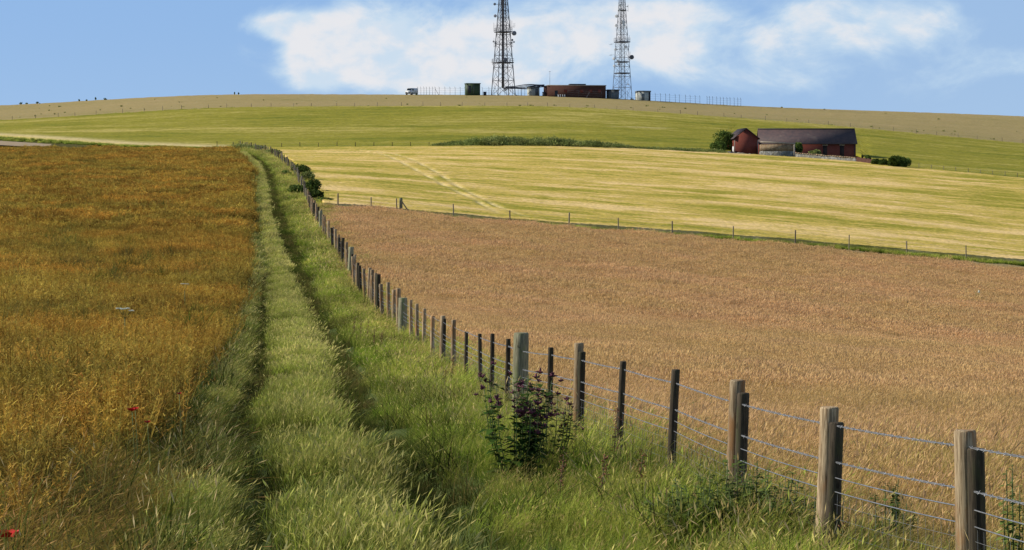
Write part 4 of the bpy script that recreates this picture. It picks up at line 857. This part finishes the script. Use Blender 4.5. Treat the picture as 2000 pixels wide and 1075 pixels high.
# ------------------------------------------------------------------ wild plants near the camera
def leaf_quads(V, Fs, hf, rb, p, d, size, r):
    d = d/np.linalg.norm(d); up = np.array([0, 0, 1.]); s = np.cross(d, up); s /= np.linalg.norm(s)+1e-6; nrm = np.cross(s, d)
    k = len(V); w_ = size*.36; dr = -.25*size
    V += [p, p+d*size*.45+s*w_+nrm*.03*size, p+d*size*.5+nrm*-.04*size, p+d*size*.45-s*w_+nrm*.03*size, p+d*size+np.array([0, 0, dr])]
    Fs += [(k, k+1, k+2), (k, k+2, k+3), (k+1, k+4, k+2), (k+2, k+4, k+3)]; hf += [r.uniform(0, 1)]*5; rb += [r.uniform(0, 1)]*5
def leafy_plant(name, p, stems, h, rad, leaf, nl, lab, cat, lmat, heads=None, seed=0, group=None, hsize=.035):
    r = np.random.default_rng(seed+500); e = empty(name, p); tag(e, lab, cat, group); m = MB(); V, Fs, hf, rb = [], [], [], []; hm = []
    for _ in range(stems):
        a = r.uniform(0, 2*pi); q = rad*math.sqrt(r.uniform(0, 1)); hh = h*r.uniform(.65, 1.05); b0 = np.array([q*.3*cos(a), q*.3*sin(a), -.05]); tp = np.array([q*cos(a), q*sin(a), hh]); md = (b0+tp)/2+np.array([q*.2*cos(a), q*.2*sin(a), .05])
        m.tube([b0, md, tp], .007, 5, .003)
        for i in range(nl):
            f = r.uniform(.08, 1); c = b0*(1-f)**2+2*f*(1-f)*md+tp*f*f; aa = r.uniform(0, 2*pi); leaf_quads(V, Fs, hf, rb, c, np.array([cos(aa), sin(aa), r.uniform(-.1, .5)]), leaf*r.uniform(.5, 1.15)*(1.2-.6*f), r)
        if heads:
            for i in range(heads):
                f = r.uniform(.6, 1.05); c = b0*(1-f)**2+2*f*(1-f)*md+tp*f*f; o_ = np.array([r.normal(0, .05), r.normal(0, .05), r.uniform(0, .06)]); m.tube([c, c+o_], .003, 3); hm.append((c+o_, hsize*r.uniform(.6, 1.2)))
    m.obj('stem', M['stemg'], e); mesh_obj('leaves', V, Fs, M[lmat], e, attrs={'hf': hf, 'rb': rb})
    if heads:
        m = MB()
        for c, s in hm:                          # spiky heads
            for k in range(9):
                dv = Vector(r.normal(0, 1, 3)); dv.normalize(); dv.z = abs(dv.z)*.9; c_ = Vector(c); m.tube([c_-dv*s*.2, c_+dv*s*.5, c_+dv*s], [s*.25, s*.36, s*.08][0], 4, s*.05)
        m.obj('flower_heads', M['burgundy'], e)
    return e
leafy_plant('burdock', G(1008, 25.6), 20, 1.14, .38, .17, 26, 'leafy plant with dark burgundy flower heads in front of the thick grey fence post', 'wild plant', 'leaf3', heads=4, seed=1, hsize=.048)
leafy_plant('burdock', G(1066, 26.5), 13, .9, .32, .15, 24, 'smaller burgundy headed plant between thick grey post and next stake', 'wild plant', 'leaf3', heads=3, seed=2, hsize=.04)
nt = [(1340, 19.3, .5, 'sixth from left'), (1545, 19.3, .6, 'rightmost'), (1362, 19.5, .6, 'leftmost'), (1392, 19.9, .7, 'second from left'), (1428, 19.4, .6, 'third from left'), (1462, 19.7, .75, 'fourth from left'), (1503, 19.6, .7, 'fifth from left'), (1300, 20.0, .5, 'thin low')]
for i, (px, d, h, q) in enumerate(nt):
    leafy_plant('nettle', G(px, d), 12, h*.95, .24, .11, 36, f'{q} dark leafy nettle in the grass below the fence, bottom right', 'nettle', 'leaf', None, 10+i, 'dark nettles at the foot of the fence')
for i, (px, d, h, lab) in enumerate([(1985, 17.5, .75, 'dark nettle at the right edge behind the wires'), (1730, 19.5, .55, 'dark leafy weed behind the wires between the two nearest posts'), (1760, 19.8, .45, 'lower dark weed behind the wires between the two nearest posts')]):
    leafy_plant('nettle', G(px, d), 7, h*1.15, .13, .09, 40, lab, 'nettle', 'leaf', None, 30+i)
def spike(name, p, h, mat, lab, cat, seed=0, group=None):
    r = np.random.default_rng(seed+900); e = empty(name, p); tag(e, lab, cat, group); MB().tube([(0, 0, -.05), (.02, 0, h*.5), (.05, 0, h)], .005, 4, .003).obj('stem', M['stem'], e); m = MB()
    for k in range(70):
        f = r.uniform(.45, 1); c = Vector((.05*f, 0, h*f))+Vector(r.normal(0, .018, 3)); m.tube([c, c+Vector(r.normal(0, .014, 3))], .006, 3, .002)
    m.obj('seed_spike', mat, e)
dk = [(702, 66, .8), (716, 68, .7), (690, 70, .7), (728, 64, .6), (1196, 25.5, .8), (880, 46, .7), (866, 45, .55), (1118, 27.5, .5), (1245, 23, .55), (1640, 18.3, .4), (1090, 22.5, .55), (1170, 21.8, .6), (742, 63, .6)]
nm = {702: 'tallest of the dock spikes by the far right verge', 716: 'dock spike right of the tallest far one', 690: 'dock spike left of the tallest far one', 728: 'short dock spike in the far verge group', 742: 'dock spike nearest the fence in the far verge group'}
for i, (px, d, h) in enumerate(dk):
    spike('dock', G(px, d), h, M['dock'], nm.get(px, 'reddish dock spike '+{1196: 'below the second dark stake from the thick post', 880: 'under the stakes at mid fence', 866: 'left of the mid fence stakes, the shorter one', 1118: 'at the double post right of the burgundy plant', 1245: 'left of the leaning dark stake', 1640: 'at the foot of the second nearest double post', 1090: 'low in front of the burgundy plant', 1170: 'in the open grass at bottom centre right'}.get(px, '')), 'dock', i, 'reddish dock spikes in the verge')
def poppy(px, row, d, lab, r_=.045, n_=1, seed=0):
    p = place(px, d, row); g = G(px, d); e = empty('poppy', g); tag(e, lab, 'poppy', 'red poppies in the field margin'); hz = p.z-g.z; r = random.Random(seed)
    MB().tube([(0, 0, -.02), (.02, 0, hz*.6), (0, 0, hz)], .003, 4).obj('stem', M['stemg'], e)
    for k in range(4):
        a = k*pi/2+r.uniform(-.2, .2); c = Vector((0, 0, hz)); V = [c]; rad = r_
        for j in range(5): b = a-.75+1.5*j/4; V.append(c+Vector((cos(b)*rad*.95, sin(b)*rad*.95, rad*(.45+.12*(j % 2)))))
        for j in range(5): b = a-.6+1.2*j/4; V.append(c+Vector((cos(b)*rad*.6, sin(b)*rad*.6, rad*.1)))
        MB().add(V, [(0, 6+j, 7+j) for j in range(4)]+[(6+j, 1+j, 2+j, 7+j) for j in range(4)]).obj('petal', M['poppy'], e)
    MB().tube([(0, 0, hz), (0, 0, hz+.015)], .01, 6).obj('seed_head', M['void'], e)
poppy(14, 1050, 16.6, 'bright red poppy in the bottom left corner', .08); poppy(258, 803, 22.4, 'red poppy at the near edge of the rape crop', .045, seed=1)
poppy(264, 800, 22.6, 'second red poppy touching the one at the crop edge', .035, seed=2); poppy(288, 826, 22.0, 'dull red poppy low among the grass at the crop edge', .03, seed=3); poppy(350, 770, 24.0, 'small dark red poppy at the crop edge near the lane', .025, seed=4)
def umbel(px, row, d, lab, wd=.2, n_=3, seed=0):
    p = place(px, d, row); g = G(px, d); e = empty('cow_parsley', g); tag(e, lab, 'white flower'); hz = p.z-g.z; r = random.Random(seed); ms = MB(); ms.tube([(0, 0, 0), (0, 0, hz-.15)], .01, 5); mh = MB()
    for k in range(n_):
        c = Vector(((k-(n_-1)/2)*wd/max(n_-1, 1), r.uniform(-.05, .05), hz+r.uniform(-.01, .04))); ms.tube([(0, 0, hz-.16), c], .005, 4)
        for j in range(16):
            a = r.uniform(0, 2*pi); q = .06*math.sqrt(r.random()); o_ = c+Vector((q*cos(a), q*sin(a), .012*r.random())); mh.tube([o_, o_+Vector((0, 0, .015))], .016, 5, .01)
    ms.obj('stem', M['stemg'], e); mh.obj('flower_heads', M['umbel'], e)
umbel(244, 607, 50, 'flat white flower cluster standing out of the rape crop at left', .24, 4, 1); umbel(361, 558, 75, 'small white flower head in the rape crop near the lane', .12, 2, 2)
e = leafy_plant('thistle', G(1912, 150), 4, .8, .22, .2, 14, 'lone pale thistle standing in the brown meadow at right', 'thistle', 'leaf2', None, 77)
MB().tube([(0, 0, .75), (0, 0, .9)], .07, 6, .04).obj('flower_heads', M['umbel'], e)
